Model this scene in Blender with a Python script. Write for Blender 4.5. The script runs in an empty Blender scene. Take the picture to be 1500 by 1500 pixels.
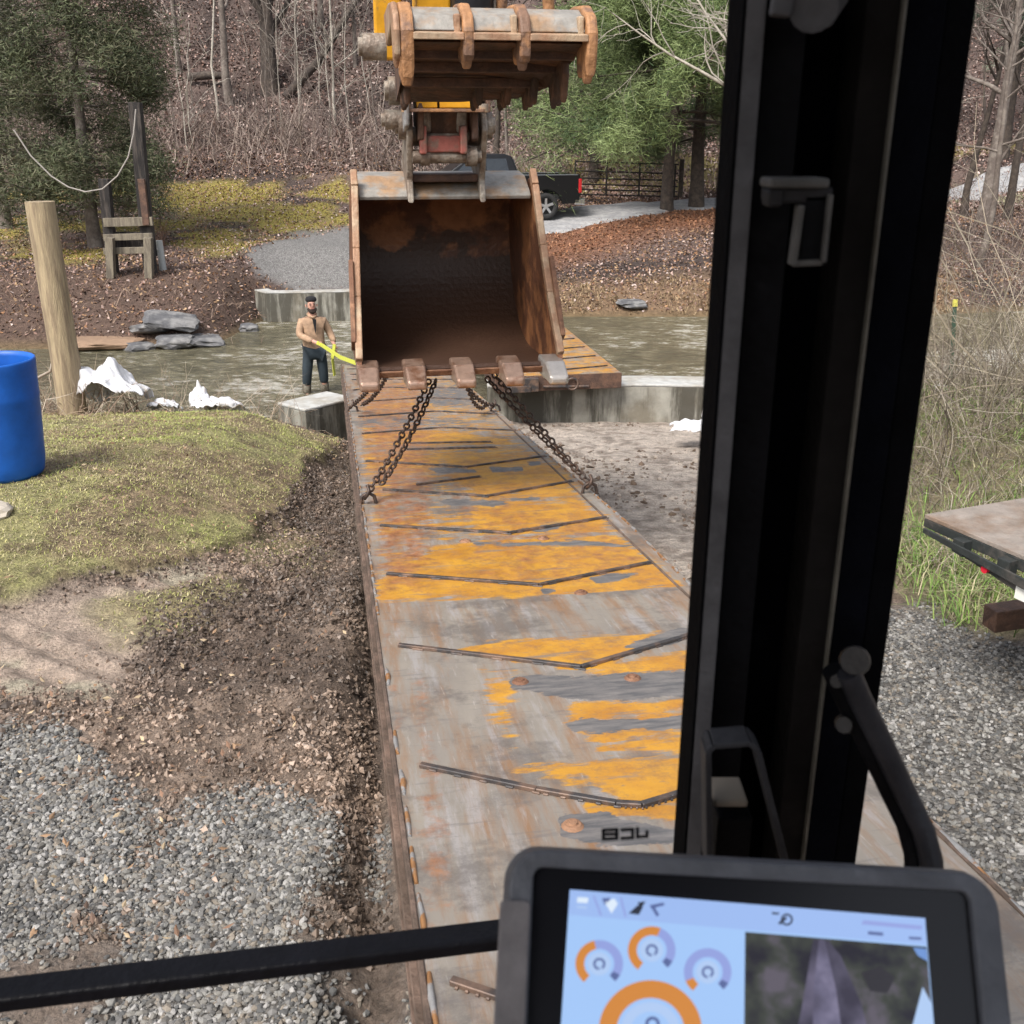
import bpy, bmesh, math, random
import numpy as np
from mathutils import Vector, Matrix
random.seed(7)
RG = np.random.default_rng(11)
R = math.radians
S = bpy.context.scene
COL = S.collection

# ------------------------------------------------------------------ camera, sky, sun, exposure
PITCH = R(20.14)
CP, SP = math.cos(PITCH), math.sin(PITCH)
cam_d = bpy.data.cameras.new("Camera"); cam = bpy.data.objects.new("Camera", cam_d); COL.objects.link(cam)
cam.location = (0, 0, 0); cam.rotation_euler = (R(90) - PITCH, 0, 0)
cam_d.sensor_width = 36; cam_d.lens = 36; cam_d.clip_start = 0.02; cam_d.clip_end = 600
cam_d.dof.use_dof = True; cam_d.dof.focus_distance = 8.0; cam_d.dof.aperture_fstop = 15
S.camera = cam
w = bpy.data.worlds.new("World"); S.world = w; w.use_nodes = True
nt = w.node_tree
sky = nt.nodes.new("ShaderNodeTexSky"); sky.sky_type = 'NISHITA'; sky.sun_disc = False
SUN_EL, SUN_AZ = R(52), R(215)
sky.sun_elevation = SUN_EL; sky.sun_rotation = SUN_AZ; sky.dust_density = 4.0; sky.air_density = 1.0; sky.ozone_density = 0.6
bg = nt.nodes["Background"]; bg.inputs["Strength"].default_value = 0.125
hs = nt.nodes.new("ShaderNodeHueSaturation"); hs.inputs["Saturation"].default_value = .45
nt.links.new(sky.outputs[0], hs.inputs["Color"]); nt.links.new(hs.outputs[0], bg.inputs[0])
sd = bpy.data.lights.new("Sun", 'SUN'); sd.energy = 1.7; sd.angle = R(20); sd.color = (1, .955, .9)
so = bpy.data.objects.new("Sun", sd); COL.objects.link(so)
sv = Vector((math.sin(SUN_AZ) * math.cos(SUN_EL), math.cos(SUN_AZ) * math.cos(SUN_EL), math.sin(SUN_EL)))
so.rotation_euler = sv.to_track_quat('Z', 'Y').to_euler()
S.view_settings.view_transform = 'Standard'; S.view_settings.look = 'None'
S.view_settings.exposure = 0.95; S.view_settings.gamma = 1
S.cycles.max_bounces = 6; S.cycles.diffuse_bounces = 3; S.cycles.glossy_bounces = 3
S.cycles.caustics_reflective = False; S.cycles.caustics_refractive = False

# ------------------------------------------------------------------ helpers
def ray(u, v):
    dx = (u - 750) / 1500; dy = (750 - v) / 1500
    return np.array([dx, CP + dy * SP, -SP + dy * CP])
def atY(u, v, Y):
    r = ray(u, v); return r * (Y / r[1])
def atA(u, v, A):
    return ray(u, v) * A
def proj(x, y, z):
    a = y * CP - z * SP; a = np.where(a < .05, .05, a)
    return 750 + 1500 * x / a, 750 - 1500 * (y * SP + z * CP) / a

def _h(i, j, s):
    n = (i.astype(np.int64) * 374761393 + j.astype(np.int64) * 668265263 + s * 974634777) & 0xffffffff
    n = ((n ^ (n >> 13)) * 1274126177) & 0xffffffff
    return ((n ^ (n >> 16)) & 0xffff) / 65535.0
def vnoise(x, y, s=0):
    x = np.asarray(x, float); y = np.asarray(y, float)
    i = np.floor(x); j = np.floor(y); fx = x - i; fy = y - j
    fx = fx * fx * (3 - 2 * fx); fy = fy * fy * (3 - 2 * fy)
    i = i.astype(np.int64); j = j.astype(np.int64)
    a = _h(i, j, s); b = _h(i + 1, j, s); c = _h(i, j + 1, s); d = _h(i + 1, j + 1, s)
    return (a * (1 - fx) + b * fx) * (1 - fy) + (c * (1 - fx) + d * fx) * fy
def fbm(x, y, f=1.0, o=4, s=0):
    t = 0; a = .5; n = 0
    for k in range(o):
        t = t + a * vnoise(x * f, y * f, s + k * 17); n += a; a *= .5; f *= 2.03
    return t / n
def sstep(a, b, x):
    t = np.clip((x - a) / (b - a), 0, 1); return t * t * (3 - 2 * t)
def polymask(u, v, poly, w):
    P = np.array(poly, float); n = len(P)
    d = np.full(u.shape, 1e9); ins = np.zeros(u.shape, bool)
    for k in range(n):
        ax, ay = P[k]; bx, by = P[(k + 1) % n]
        ex, ey = bx - ax, by - ay
        t = np.clip(((u - ax) * ex + (v - ay) * ey) / (ex * ex + ey * ey + 1e-9), 0, 1)
        d = np.minimum(d, np.hypot(u - ax - t * ex, v - ay - t * ey))
        if ay != by:
            c = (ay > v) != (by > v)
            ins ^= c & (u < (bx - ax) * (v - ay) / (by - ay) + ax)
    sdv = np.where(ins, -d, d)
    return np.clip(.5 - sdv / w, 0, 1)

def tag(o, label=None, cat=None, group=None, kind=None):
    if label: o['label'] = label
    if cat: o['category'] = cat
    if group: o['group'] = group
    if kind: o['kind'] = kind
    return o
def empty(name, loc=(0, 0, 0), label=None, cat=None, group=None, rz=0):
    o = bpy.data.objects.new(name, None); COL.objects.link(o); o.location = loc; o.rotation_euler = (0, 0, rz)
    o.empty_display_size = .1
    return tag(o, label, cat, group)
def link(name, me, mat=None, parent=None):
    o = bpy.data.objects.new(name, me); COL.objects.link(o)
    if mat: me.materials.append(mat)
    if parent:
        o.parent = parent
    return o
def npmesh(name, V, F, mat=None, parent=None, cols=None, attrs=None, smooth=False):
    """V (n,3), F (m,k) k=3/4"""
    V = np.asarray(V, np.float32); F = np.asarray(F, np.int32)
    me = bpy.data.meshes.new(name)
    me.vertices.add(len(V)); me.vertices.foreach_set("co", V.ravel())
    k = F.shape[1]
    me.loops.add(F.size); me.loops.foreach_set("vertex_index", F.ravel())
    me.polygons.add(len(F)); me.polygons.foreach_set("loop_start", np.arange(0, F.size, k, dtype=np.int32))
    me.polygons.foreach_set("loop_total", np.full(len(F), k, np.int32))
    me.polygons.foreach_set("use_smooth", np.full(len(F), smooth))
    me.update(); me.validate()
    if cols is not None:
        a = me.color_attributes.new("Col", 'FLOAT_COLOR', 'POINT')
        c = np.ones((len(V), 4), np.float32); c[:, :3] = cols; a.data.foreach_set("color", c.ravel())
    if attrs:
        for n_, v_ in attrs.items():
            a = me.attributes.new(n_, 'FLOAT', 'POINT'); a.data.foreach_set("value", np.asarray(v_, np.float32))
    return link(name, me, mat, parent)

class MB:
    """collects simple solids into one mesh"""
    def __init__(s): s.v = []; s.f = []; s.sm = []
    def add(s, vs, fs, M=None, smooth=False):
        b = len(s.v)
        for p in vs:
            p = Vector(p)
            s.v.append(tuple(M @ p if M is not None else p))
        for f in fs: s.f.append(tuple(b + i for i in f)); s.sm.append(smooth)
        return s
    def box(s, c, d, M=None, rz=0):
        x, y, z = d[0] / 2, d[1] / 2, d[2] / 2
        T = Matrix.Translation(c) @ Matrix.Rotation(rz, 4, 'Z')
        if M is not None: T = M @ T
        vs = [(-x, -y, -z), (x, -y, -z), (x, y, -z), (-x, y, -z), (-x, -y, z), (x, -y, z), (x, y, z), (-x, y, z)]
        return s.add(vs, [(0, 3, 2, 1), (4, 5, 6, 7), (0, 1, 5, 4), (1, 2, 6, 5), (2, 3, 7, 6), (3, 0, 4, 7)], T)
    def bar(s, a, b, wx, wz, up=(0, 0, 1), M=None):
        a = Vector(a); b = Vector(b); d = (b - a).normalized(); up = Vector(up)
        x = d.cross(up).normalized(); z = x.cross(d).normalized()
        vs = []
        for p in (a, b):
            for sx, sz in ((-1, -1), (1, -1), (1, 1), (-1, 1)): vs.append(p + x * sx * wx / 2 + z * sz * wz / 2)
        return s.add(vs, [(0, 1, 2, 3), (7, 6, 5, 4), (0, 4, 5, 1), (1, 5, 6, 2), (2, 6, 7, 3), (3, 7, 4, 0)], M)
    def tube(s, pts, r, k=10, M=None, caps=True, smooth=True, closed=False):
        pts = [Vector(p) for p in pts]; n = len(pts)
        rr = r if isinstance(r, (list, tuple)) else [r] * n
        vs = []; fs = []
        prev = None
        for i, p in enumerate(pts):
            if closed: t = (pts[(i + 1) % n] - pts[i - 1]).normalized()
            else: t = (pts[min(i + 1, n - 1)] - pts[max(i - 1, 0)]).normalized()
            if prev is None:
                ref = Vector((0, 0, 1)) if abs(t.z) < .9 else Vector((1, 0, 0))
                x = t.cross(ref).normalized()
            else:
                x = (prev - t * prev.dot(t)).normalized()
            y = t.cross(x); prev = x
            for j in range(k):
                a = 2 * math.pi * j / k; vs.append(p + (x * math.cos(a) + y * math.sin(a)) * rr[i])
        for i in range(n if closed else n - 1):
            for j in range(k):
                a = i * k + j; b = i * k + (j + 1) % k; c = ((i + 1) % n) * k
                fs.append((a, b, c + (j + 1) % k, c + j))
        s.add(vs, fs, M, smooth)
        if caps and not closed:
            s.add(vs[:k], [tuple(range(k - 1, -1, -1))], M); s.add(vs[-k:], [tuple(range(k))], M)
        return s
    def prism(s, prof, a0, a1, axes, M=None):
        """prof: list of 2D pts in plane (axes[1],axes[2]) extruded along axes[0] from a0 to a1 (axes = three vectors)"""
        X, Y, Z = [Vector(a) for a in axes]; n = len(prof)
        vs = [X * a0 + Y * p + Z * q for p, q in prof] + [X * a1 + Y * p + Z * q for p, q in prof]
        fs = [tuple(range(n - 1, -1, -1)), tuple(range(n, 2 * n))] + [(i, (i + 1) % n, n + (i + 1) % n, n + i) for i in range(n)]
        return s.add(vs, fs, M)
    def build(s, name, mat=None, parent=None, bevel=0, seg=2, fix=True):
        me = bpy.data.meshes.new(name); me.from_pydata(s.v, [], s.f)
        me.polygons.foreach_set("use_smooth", s.sm); me.update()
        if fix:
            bm = bmesh.new(); bm.from_mesh(me); bmesh.ops.recalc_face_normals(bm, faces=bm.faces); bm.to_mesh(me); bm.free()
        o = link(name, me, mat, parent)
        if bevel:
            b = o.modifiers.new("Bevel", 'BEVEL'); b.width = bevel; b.segments = seg; b.limit_method = 'ANGLE'; b.angle_limit = R(35)
        return o

# ---- materials
def mat(name, col, rough=.7, metal=0, var=0.0, scale=5, bump=0.0, bscale=40, col2=None, c2lo=.45, c2hi=.6, spec=.5, coat=0):
    m = bpy.data.materials.new(name); m.use_nodes = True; N = m.node_tree.nodes; L = m.node_tree.links
    b = N["Principled BSDF"]; b.inputs["Roughness"].default_value = rough; b.inputs["Metallic"].default_value = metal
    b.inputs["Specular IOR Level"].default_value = spec; b.inputs["Coat Weight"].default_value = coat
    b.inputs["Base Color"].default_value = (*col, 1)
    tc = N.new("ShaderNodeTexCoord")
    out = None
    if col2 is not None:
        n = N.new("ShaderNodeTexNoise"); n.inputs["Scale"].default_value = scale; n.inputs["Detail"].default_value = 8; n.inputs["Roughness"].default_value = .62
        L.new(tc.outputs["Object"], n.inputs["Vector"])
        mr = N.new("ShaderNodeMapRange"); mr.inputs[1].default_value = c2lo; mr.inputs[2].default_value = c2hi
        L.new(n.outputs["Fac"], mr.inputs[0])
        mx = N.new("ShaderNodeMix"); mx.data_type = 'RGBA'; mx.inputs[6].default_value = (*col, 1); mx.inputs[7].default_value = (*col2, 1)
        L.new(mr.outputs[0], mx.inputs[0]); out = mx.outputs[2]
    if var:
        n = N.new("ShaderNodeTexNoise"); n.inputs["Scale"].default_value = scale * 3.1; n.inputs["Detail"].default_value = 6; n.inputs["Roughness"].default_value = .65
        L.new(tc.outputs["Object"], n.inputs["Vector"])
        mr = N.new("ShaderNodeMapRange"); mr.inputs[1].default_value = .25; mr.inputs[2].default_value = .75; mr.inputs[3].default_value = 1 - var; mr.inputs[4].default_value = 1 + var
        L.new(n.outputs["Fac"], mr.inputs[0])
        mx = N.new("ShaderNodeMix"); mx.data_type = 'RGBA'; mx.blend_type = 'MULTIPLY'; mx.inputs[0].default_value = 1
        if out: L.new(out, mx.inputs[6])
        else: mx.inputs[6].default_value = (*col, 1)
        cb = N.new("ShaderNodeCombineColor")
        for i in range(3): L.new(mr.outputs[0], cb.inputs[i])
        L.new(cb.outputs[0], mx.inputs[7]); out = mx.outputs[2]
    if out: L.new(out, b.inputs["Base Color"])
    if bump:
        n = N.new("ShaderNodeTexNoise"); n.inputs["Scale"].default_value = bscale; n.inputs["Detail"].default_value = 6
        L.new(tc.outputs["Object"], n.inputs["Vector"])
        bp = N.new("ShaderNodeBump"); bp.inputs["Strength"].default_value = bump; bp.inputs["Distance"].default_value = .02
        L.new(n.outputs["Fac"], bp.inputs["Height"]); L.new(bp.outputs[0], b.inputs["Normal"])
    return m
def vcmat(name, rough=.8, spec=.3, trans=0.0):
    m = bpy.data.materials.new(name); m.use_nodes = True; N = m.node_tree.nodes; L = m.node_tree.links
    b = N["Principled BSDF"]; b.inputs["Roughness"].default_value = rough; b.inputs["Specular IOR Level"].default_value = spec
    a = N.new("ShaderNodeAttribute"); a.attribute_name = "Col"; L.new(a.outputs["Color"], b.inputs["Base Color"])
    return m
def emis(name, col, st=1.0):
    m = bpy.data.materials.new(name); m.use_nodes = True; b = m.node_tree.nodes["Principled BSDF"]
    b.inputs["Base Color"].default_value = (.01, .01, .01, 1); b.inputs["Roughness"].default_value = .3
    b.inputs["Emission Color"].default_value = (*col, 1); b.inputs["Emission Strength"].default_value = st
    return m
def srgb(r, g, b):
    f = lambda c: (c / 255 / 12.92) if c / 255 <= .04045 else ((c / 255 + .055) / 1.055) ** 2.4
    return (f(r), f(g), f(b))

# ------------------------------------------------------------------ terrain height + zones
LN = ([-5, 0, 5, 7, 8, 9, 10.4, 11.2, 11.9, 12.6, 20.3, 21.5, 22.5, 25, 27, 30, 34, 38, 45, 60, 90],
      [-2.4, -2.4, -2.40, -2.34, -2.43, -2.55, -2.76, -3.0, -4.0, -4.5, -4.5, -4.18, -3.7, -3.13, -2.96, -2.65, -2.1, -1.6, 1.8, 10.5, 27])
MD = ([-5, 0, 4, 13.2, 13.6, 14.3, 24.4, 25.6, 26.6, 30, 33, 36, 40, 44, 48, 60, 90],
      [-2.45, -2.42, -2.46, -3.57, -3.7, -4.5, -4.5, -4.18, -3.7, -3.0, -2.5, -2.3, -2.05, -1.6, -.4, 6, 24])
FR = ([-5, 0, 9, 12, 13.5, 14.6, 24, 26.5, 27.6, 33, 40, 44, 50, 56, 70, 95],
      [-2.45, -2.42, -2.5, -2.85, -3.5, -4.5, -4.5, -4.2, -3.6, -2.9, -2.4, -2.05, -1.6, 1.0, 8.5, 24])
def baseZ(x, y):
    zl = np.interp(y, *LN); zm = np.interp(y, *MD); zf = np.interp(y, *FR)
    near = y < 17
    kf = sstep(25.5, 28.5, y)
    wl = np.where(near, sstep(-1.35, -3.0, x), sstep(-5.7, -7.2, x) * (1 - kf) + sstep(-1.0, -5.5, x) * kf)
    wf = np.where(near, sstep(3.0, 4.6, x), sstep(6, 13, x))
    z = zm * (1 - wl) + zl * wl
    return z * (1 - wf) + zf * wf

def zones(x, y, z):
    """world position -> dict of ground covers (where each cover lies on the ground)"""
    u, v = proj(x, y, z)
    wu = (fbm(x, y, 1.3, 4, 3) - .5); wv = (fbm(x, y, 1.3, 4, 9) - .5)
    near = y < 17
    sc = np.clip(1500 / np.maximum(y, 1.5), 15, 800)
    u2 = u + wu * sc * .45; v2 = v + wv * sc * .22
    m = {}
    g1 = polymask(u2, v2, [(-900, 570), (300, 585), (430, 630), (505, 640), (500, 655), (470, 668), (430, 720), (370, 790), (250, 808), (150, 838), (60, 872), (-100, 890), (-900, 960)], 9)
    g2 = .75 * polymask(u2, v2, [(190, 872), (300, 850), (330, 880), (290, 925), (180, 920), (140, 900)], 40)
    g3 = .5 * polymask(u2, v2, [(340, 790), (430, 760), (470, 800), (400, 830), (330, 820)], 50)
    m['grass'] = np.maximum(np.maximum(g1, g2), g3) * near
    gv = polymask(u2, v2, [(-1500, 1120), (60, 1060), (150, 1150), (260, 1190), (330, 1160), (420, 1140), (480, 1190), (478, 1320), (520, 1400), (540, 1700), (-1500, 1900)], 60)
    gv2 = .55 * polymask(u2, v2, [(530, 1170), (575, 1170), (640, 1700), (545, 1700)], 30)
    gv3 = polymask(u2, v2, [(1230, 900), (1330, 890), (1420, 935), (1520, 960), (2600, 1000), (2600, 2600), (1180, 2600)], 40)
    m['gravel'] = np.maximum(np.maximum(gv, gv2), gv3) * near * (1 - .8 * sstep(.50, .62, fbm(x, y, 1.1, 4, 303)) * (x < .5))
    m['wet'] = polymask(u2, v2, [(-400, 880), (100, 870), (240, 815), (300, 830), (250, 870), (200, 960), (150, 1010), (-400, 1030)], 40) * near
    m['pale'] = polymask(u2, v2, [(700, 615), (1100, 610), (1150, 700), (1120, 900), (1000, 880), (850, 700)], 40) * near * (x > -.6)
    m['strip'] = polymask(u2, v2, [(500, 660), (470, 680), (440, 722), (375, 800), (420, 850), (560, 850), (540, 650)], 20) * near
    m['rgrass'] = polymask(u2, v2, [(1290, 480), (2600, 420), (2600, 960), (1500, 930), (1400, 925), (1330, 880), (1300, 800)], 30) * near * (x > 1)
    far = ~near
    m['bed'] = ((z < -4.12)).astype(float)
    m['moss'] = polymask(u2, v2, [(70, 272), (530, 258), (800, 262), (800, 285), (525, 325), (420, 345), (350, 372), (220, 372), (80, 388), (-80, 380), (-80, 285)], 12) * far
    m['moss2'] = np.maximum(polymask(u2, v2, [(830, 245), (1100, 235), (1100, 275), (830, 290)], 14), polymask(u2, v2, [(1350, 222), (1600, 215), (1600, 245), (1350, 250)], 8)) * far * .8
    m['rgr2'] = polymask(u2, v2, [(1380, 268), (1700, 255), (1700, 300), (1380, 306)], 10) * far
    m['fgrav'] = polymask(u2, v2, [(366, 372), (430, 343), (545, 325), (620, 330), (620, 430), (440, 424), (372, 400)], 14) * far
    m['red'] = polymask(u2, v2, [(780, 345), (860, 315), (960, 300), (1150, 288), (1150, 330), (980, 345), (900, 362), (780, 392)], 26) * far
    m['straw'] = polymask(u2, v2, [(790, 410), (1100, 402), (1400, 400), (1400, 462), (790, 470)], 26) * far
    m['brownbank'] = polymask(u2, v2, [(-200, 400), (140, 395), (330, 385), (375, 400), (372, 470), (300, 520), (-200, 540)], 20) * far
    return m, u, v

def relief(x, y, m):
    mud = (1 - m['grass']) * (1 - m['gravel']) * (1 - m['pale']) * (1 - m['rgrass']) * (y < 13)
    n = fbm(x, y, 3.2, 5, 21) - .5
    rid = 1 - np.abs(2 * fbm(x, y, 5.5, 4, 40) - 1)
    dz = mud * (1 - .6 * m['wet']) * (n * .10 + (rid - .75) * .05 + (fbm(x, y, 13, 3, 23) - .5) * .07)
    tr = np.sin((x * .5 + y * 1.0) * 26 + 3 * fbm(x, y, 1.2, 2, 5)) * .5 + .5
    dz += m['wet'] * ((tr - .5) * .035 * sstep(.4, .6, fbm(x, y, .9, 2, 77)) - .03)
    dz += m['gravel'] * (fbm(x, y, 2.0, 3, 31) - .5) * .09
    dz += m['grass'] * ((fbm(x, y, 2.2, 4, 51) - .5) * .10 + .045)
    dz += (m['pale']) * ((fbm(x, y, 5, 4, 61) - .5) * .05)
    dz += -m['strip'] * .06
    # rut beside the slab, left
    xr = -.44 - (y - 2.6) * .12
    dz += -.11 * np.exp(-((x - xr) / .10) ** 2) * sstep(7.5, 5.5, y)
    dz += .05 * np.exp(-((x - xr + .22) / .14) ** 2) * sstep(7.5, 5.5, y)
    far = y > 17
    dz += far * (z_gt(y, 25)) * (fbm(x, y, .35, 4, 71) - .5) * .45 * (1 - m['moss'] * .6)
    dz += sstep(38, 46, y) * (fbm(x, y, .16, 4, 81) - .5) * 2.6
    return dz
def z_gt(y, a): return sstep(a, a + 3, y)
def ground(x, y):
    x = np.atleast_1d(np.asarray(x, float)); y = np.atleast_1d(np.asarray(y, float))
    z = baseZ(x, y); m, u, v = zones(x, y, z)
    return z + relief(x, y, m), m, u, v
def gz(x, y): return float(ground(x, y)[0][0])

def axis(segs):
    out = [segs[0][0]]
    for a, b, d in segs:
        n = max(1, int(round((b - a) / d))); out += list(a + (b - a) * np.arange(1, n + 1) / n)
    return np.array(out)
gx = axis([(-90, -30, 4), (-30, -7, .45), (-7, -4.5, .08), (-4.5, 0.2, .026), (.2, 3.2, .045), (3.2, 7, .1), (7, 30, .5), (30, 90, 4)])
gy = axis([(-8, 1.2, .5), (1.2, 7.5, .026), (7.5, 13.6, .05), (13.6, 20, .3), (20, 40, .16), (40, 60, .3), (60, 95, 1.5)])
X, Y = np.meshgrid(gx, gy); sh = X.shape; X = X.ravel(); Y = Y.ravel()
Z, m, U, V_ = ground(X, Y)
# keep ground below the abutment and out of the beams
def lerp(c, t, d): return c * (1 - t[:, None]) + np.array(d) * t[:, None]
c = np.tile(np.array([.155, .115, .09]), (len(X), 1))            # churned brown soil
n1 = fbm(X, Y, 1.5, 5, 101); n2 = fbm(X, Y, 7, 4, 131)
c = lerp(c, sstep(.45, .62, n1), (.26, .195, .15))
c = lerp(c, sstep(.54, .68, n2) * .5, (.08, .06, .048))
c = lerp(c, m['wet'], (.44, .345, .275))
c = lerp(c, m['wet'] * sstep(.56, .62, n1) , (.42, .37, .28))
c = lerp(c, m['strip'] * .7, (.13, .10, .078))
c = lerp(c, m['pale'] * .95, (.50, .43, .365))
c = lerp(c, m['pale'] * sstep(.57, .68, n2) * .6, (.18, .14, .11))
c = lerp(c, m['grass'], (.31, .285, .13))
c = lerp(c, m['grass'] * sstep(.42, .6, n1), (.28, .21, .13)); c = lerp(c, m['grass'] * sstep(.56, .66, n2) * .7, (.14, .10, .065))
c = lerp(c, m['gravel'], (.18, .16, .14))
c = lerp(c, m['rgrass'], (.17, .165, .07))
c = lerp(c, m['rgrass'] * sstep(.45, .6, n1), (.24, .20, .12))
far = (Y > 20).astype(float)
hill = lerp(np.tile(np.array([.125, .088, .075]), (len(X), 1)), sstep(.42, .6, fbm(X, Y, .6, 4, 7)), (.065, .048, .042))
c = c * (1 - far[:, None]) + hill * far[:, None]
c = lerp(c, m['brownbank'], (.11, .072, .055))
c = lerp(c, m['moss'] * sstep(.38, .58, fbm(X, Y, .8, 5, 201)), (.30, .25, .065))
c = lerp(c, m['moss2'], (.27, .22, .08)); c = lerp(c, m['rgr2'], (.25, .24, .14))
c = lerp(c, m['red'], (.20, .095, .055)); c = lerp(c, m['straw'] * .8, (.23, .15, .09))
c = lerp(c, m['fgrav'], (.24, .235, .235))
bedm = sstep(-4.0, -4.25, Z) * (Y > 11.5)
c = lerp(c, bedm * .9, (.17, .12, .06))
ny, nx = sh
ii = (np.arange(ny - 1)[:, None] * nx + np.arange(nx - 1)[None, :]).ravel()
F = np.stack([ii, ii + 1, ii + nx + 1, ii + nx], 1)

def ground_mat():
    m_ = bpy.data.materials.new("ground"); m_.use_nodes = True; N = m_.node_tree.nodes; L = m_.node_tree.links
    b = N["Principled BSDF"]; b.inputs["Specular IOR Level"].default_value = .35
    a = N.new("ShaderNodeAttribute"); a.attribute_name = "Col"
    tc = N.new("ShaderNodeTexCoord")
    def noise(s, d=8, r=.6):
        n = N.new("ShaderNodeTexNoise"); n.inputs["Scale"].default_value = s; n.inputs["Detail"].default_value = d; n.inputs["Roughness"].default_value = r
        L.new(tc.outputs["Object"], n.inputs["Vector"]); return n.outputs["Fac"]
    def mrange(s, a0, a1, b0, b1):
        r_ = N.new("ShaderNodeMapRange"); 
        for i, q in enumerate((a0, a1, b0, b1)): r_.inputs[i + 1].default_value = q
        L.new(s, r_.inputs[0]); return r_.outputs[0]
    def math_(op, p, q):
        n = N.new("ShaderNodeMath"); n.operation = op
        for i, t in enumerate((p, q)):
            if isinstance(t, (int, float)): n.inputs[i].default_value = t
            else: L.new(t, n.inputs[i])
        return n.outputs[0]
    v1 = mrange(noise(9, 8, .75), .3, .7, .5, 1.5); v2 = mrange(noise(60, 5, .8), .3, .7, .5, 1.5)
    vv = math_('MULTIPLY', v1, v2)
    cb = N.new("ShaderNodeCombineColor"); 
    for i in range(3): L.new(vv, cb.inputs[i])
    mx = N.new("ShaderNodeMix"); mx.data_type = 'RGBA'; mx.blend_type = 'MULTIPLY'; mx.inputs[0].default_value = 1
    L.new(a.outputs["Color"], mx.inputs[6]); L.new(cb.outputs[0], mx.inputs[7])
    g = N.new("ShaderNodeAttribute"); g.attribute_name = "grav"
    vo = N.new("ShaderNodeTexVoronoi"); vo.inputs["Scale"].default_value = 45; L.new(tc.outputs["Object"], vo.inputs["Vector"])
    sp = N.new("ShaderNodeSeparateColor"); L.new(vo.outputs["Color"], sp.inputs[0])
    rp = N.new("ShaderNodeValToRGB"); e = rp.color_ramp.elements
    e[0].color = (.08, .075, .07, 1); e[1].color = (.36, .35, .33, 1); e.new(.5).color = (.2, .19, .175, 1)
    L.new(sp.outputs[0], rp.inputs[0])
    mx2 = N.new("ShaderNodeMix"); mx2.data_type = 'RGBA'
    L.new(math_('MULTIPLY', g.outputs["Fac"], .75), mx2.inputs[0]); L.new(mx.outputs[2], mx2.inputs[6]); L.new(rp.outputs[0], mx2.inputs[7])
    L.new(mx2.outputs[2], b.inputs["Base Color"])
    wt = N.new("ShaderNodeAttribute"); wt.attribute_name = "wet"
    L.new(mrange(math_('MULTIPLY', wt.outputs["Fac"], mrange(noise(4, 4), .42, .58, .2, 1)), 0, 1, .92, .28), b.inputs["Roughness"])
    hgt = math_('ADD', math_('MULTIPLY', noise(22, 8, .7), 1.0), math_('MULTIPLY', math_('SUBTRACT', 1.0, vo.outputs["Distance"]), math_('MULTIPLY', g.outputs["Fac"], .5)))
    bp = N.new("ShaderNodeBump"); bp.inputs["Strength"].default_value = 1.0; bp.inputs["Distance"].default_value = .06
    L.new(hgt, bp.inputs["Height"]); L.new(bp.outputs[0], b.inputs["Normal"])
    return m_
GM = ground_mat()
gr = npmesh("ground", np.stack([X, Y, Z], 1), F, GM, cols=c, attrs={"grav": np.maximum(m['gravel'], m['fgrav'] * .8), "wet": np.maximum(m['wet'], m['pale'] * .25)}, smooth=True)
tag(gr, kind='structure')

# water
def water_mat():
    m_ = bpy.data.materials.new("creek_water"); m_.use_nodes = True; N = m_.node_tree.nodes; L = m_.node_tree.links
    b = N["Principled BSDF"]; b.inputs["Roughness"].default_value = .12; b.inputs["IOR"].default_value = 1.33
    tc = N.new("ShaderNodeTexCoord"); mp = N.new("ShaderNodeMapping"); mp.inputs["Scale"].default_value = (1, 1.5, 1); mp.inputs["Rotation"].default_value = (0, 0, .12)
    L.new(tc.outputs["Object"], mp.inputs[0])
    n = N.new("ShaderNodeTexNoise"); n.inputs["Scale"].default_value = 1.3; n.inputs["Detail"].default_value = 9; n.inputs["Roughness"].default_value = .64; n.inputs["Distortion"].default_value = 1.2
    L.new(mp.outputs[0], n.inputs[0])
    bp = N.new("ShaderNodeBump"); bp.inputs["Strength"].default_value = 1; bp.inputs["Distance"].default_value = .30
    L.new(n.outputs["Fac"], bp.inputs["Height"]); L.new(bp.outputs[0], b.inputs["Normal"])
    r = N.new("ShaderNodeValToRGB"); e = r.color_ramp.elements
    e[0].position = .38; e[0].color = (.11, .10, .065, 1); e[1].position = .64; e[1].color = (.52, .50, .44, 1); e.new(.52).color = (.20, .18, .115, 1)  # pale end of the ramp paints sky reflections on ripples into the colour
    n3 = N.new("ShaderNodeTexNoise"); n3.inputs["Scale"].default_value = 2.6; n3.inputs["Detail"].default_value = 8; n3.inputs["Roughness"].default_value = .75
    L.new(mp.outputs[0], n3.inputs[0])
    n4 = N.new("ShaderNodeTexNoise"); n4.inputs["Scale"].default_value = .35; n4.inputs["Detail"].default_value = 4; L.new(tc.outputs["Object"], n4.inputs[0])
    ma = N.new("ShaderNodeMath"); ma.operation = 'MULTIPLY_ADD'; ma.inputs[1].default_value = .75; L.new(n4.outputs["Fac"], ma.inputs[0]); L.new(n3.outputs["Fac"], ma.inputs[2])
    mb_ = N.new("ShaderNodeMath"); mb_.operation = 'SUBTRACT'; mb_.inputs[1].default_value = .40; L.new(ma.outputs[0], mb_.inputs[0]); L.new(mb_.outputs[0], r.inputs[0]); L.new(r.outputs[0], b.inputs["Base Color"])
    return m_
wx = axis([(-60, 60, 1.5)]); wy = axis([(10.8, 28.5, .6)]); WX, WY = np.meshgrid(wx, wy); k = len(wx)
jj = (np.arange(len(wy) - 1)[:, None] * k + np.arange(k - 1)[None, :]).ravel()
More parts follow.
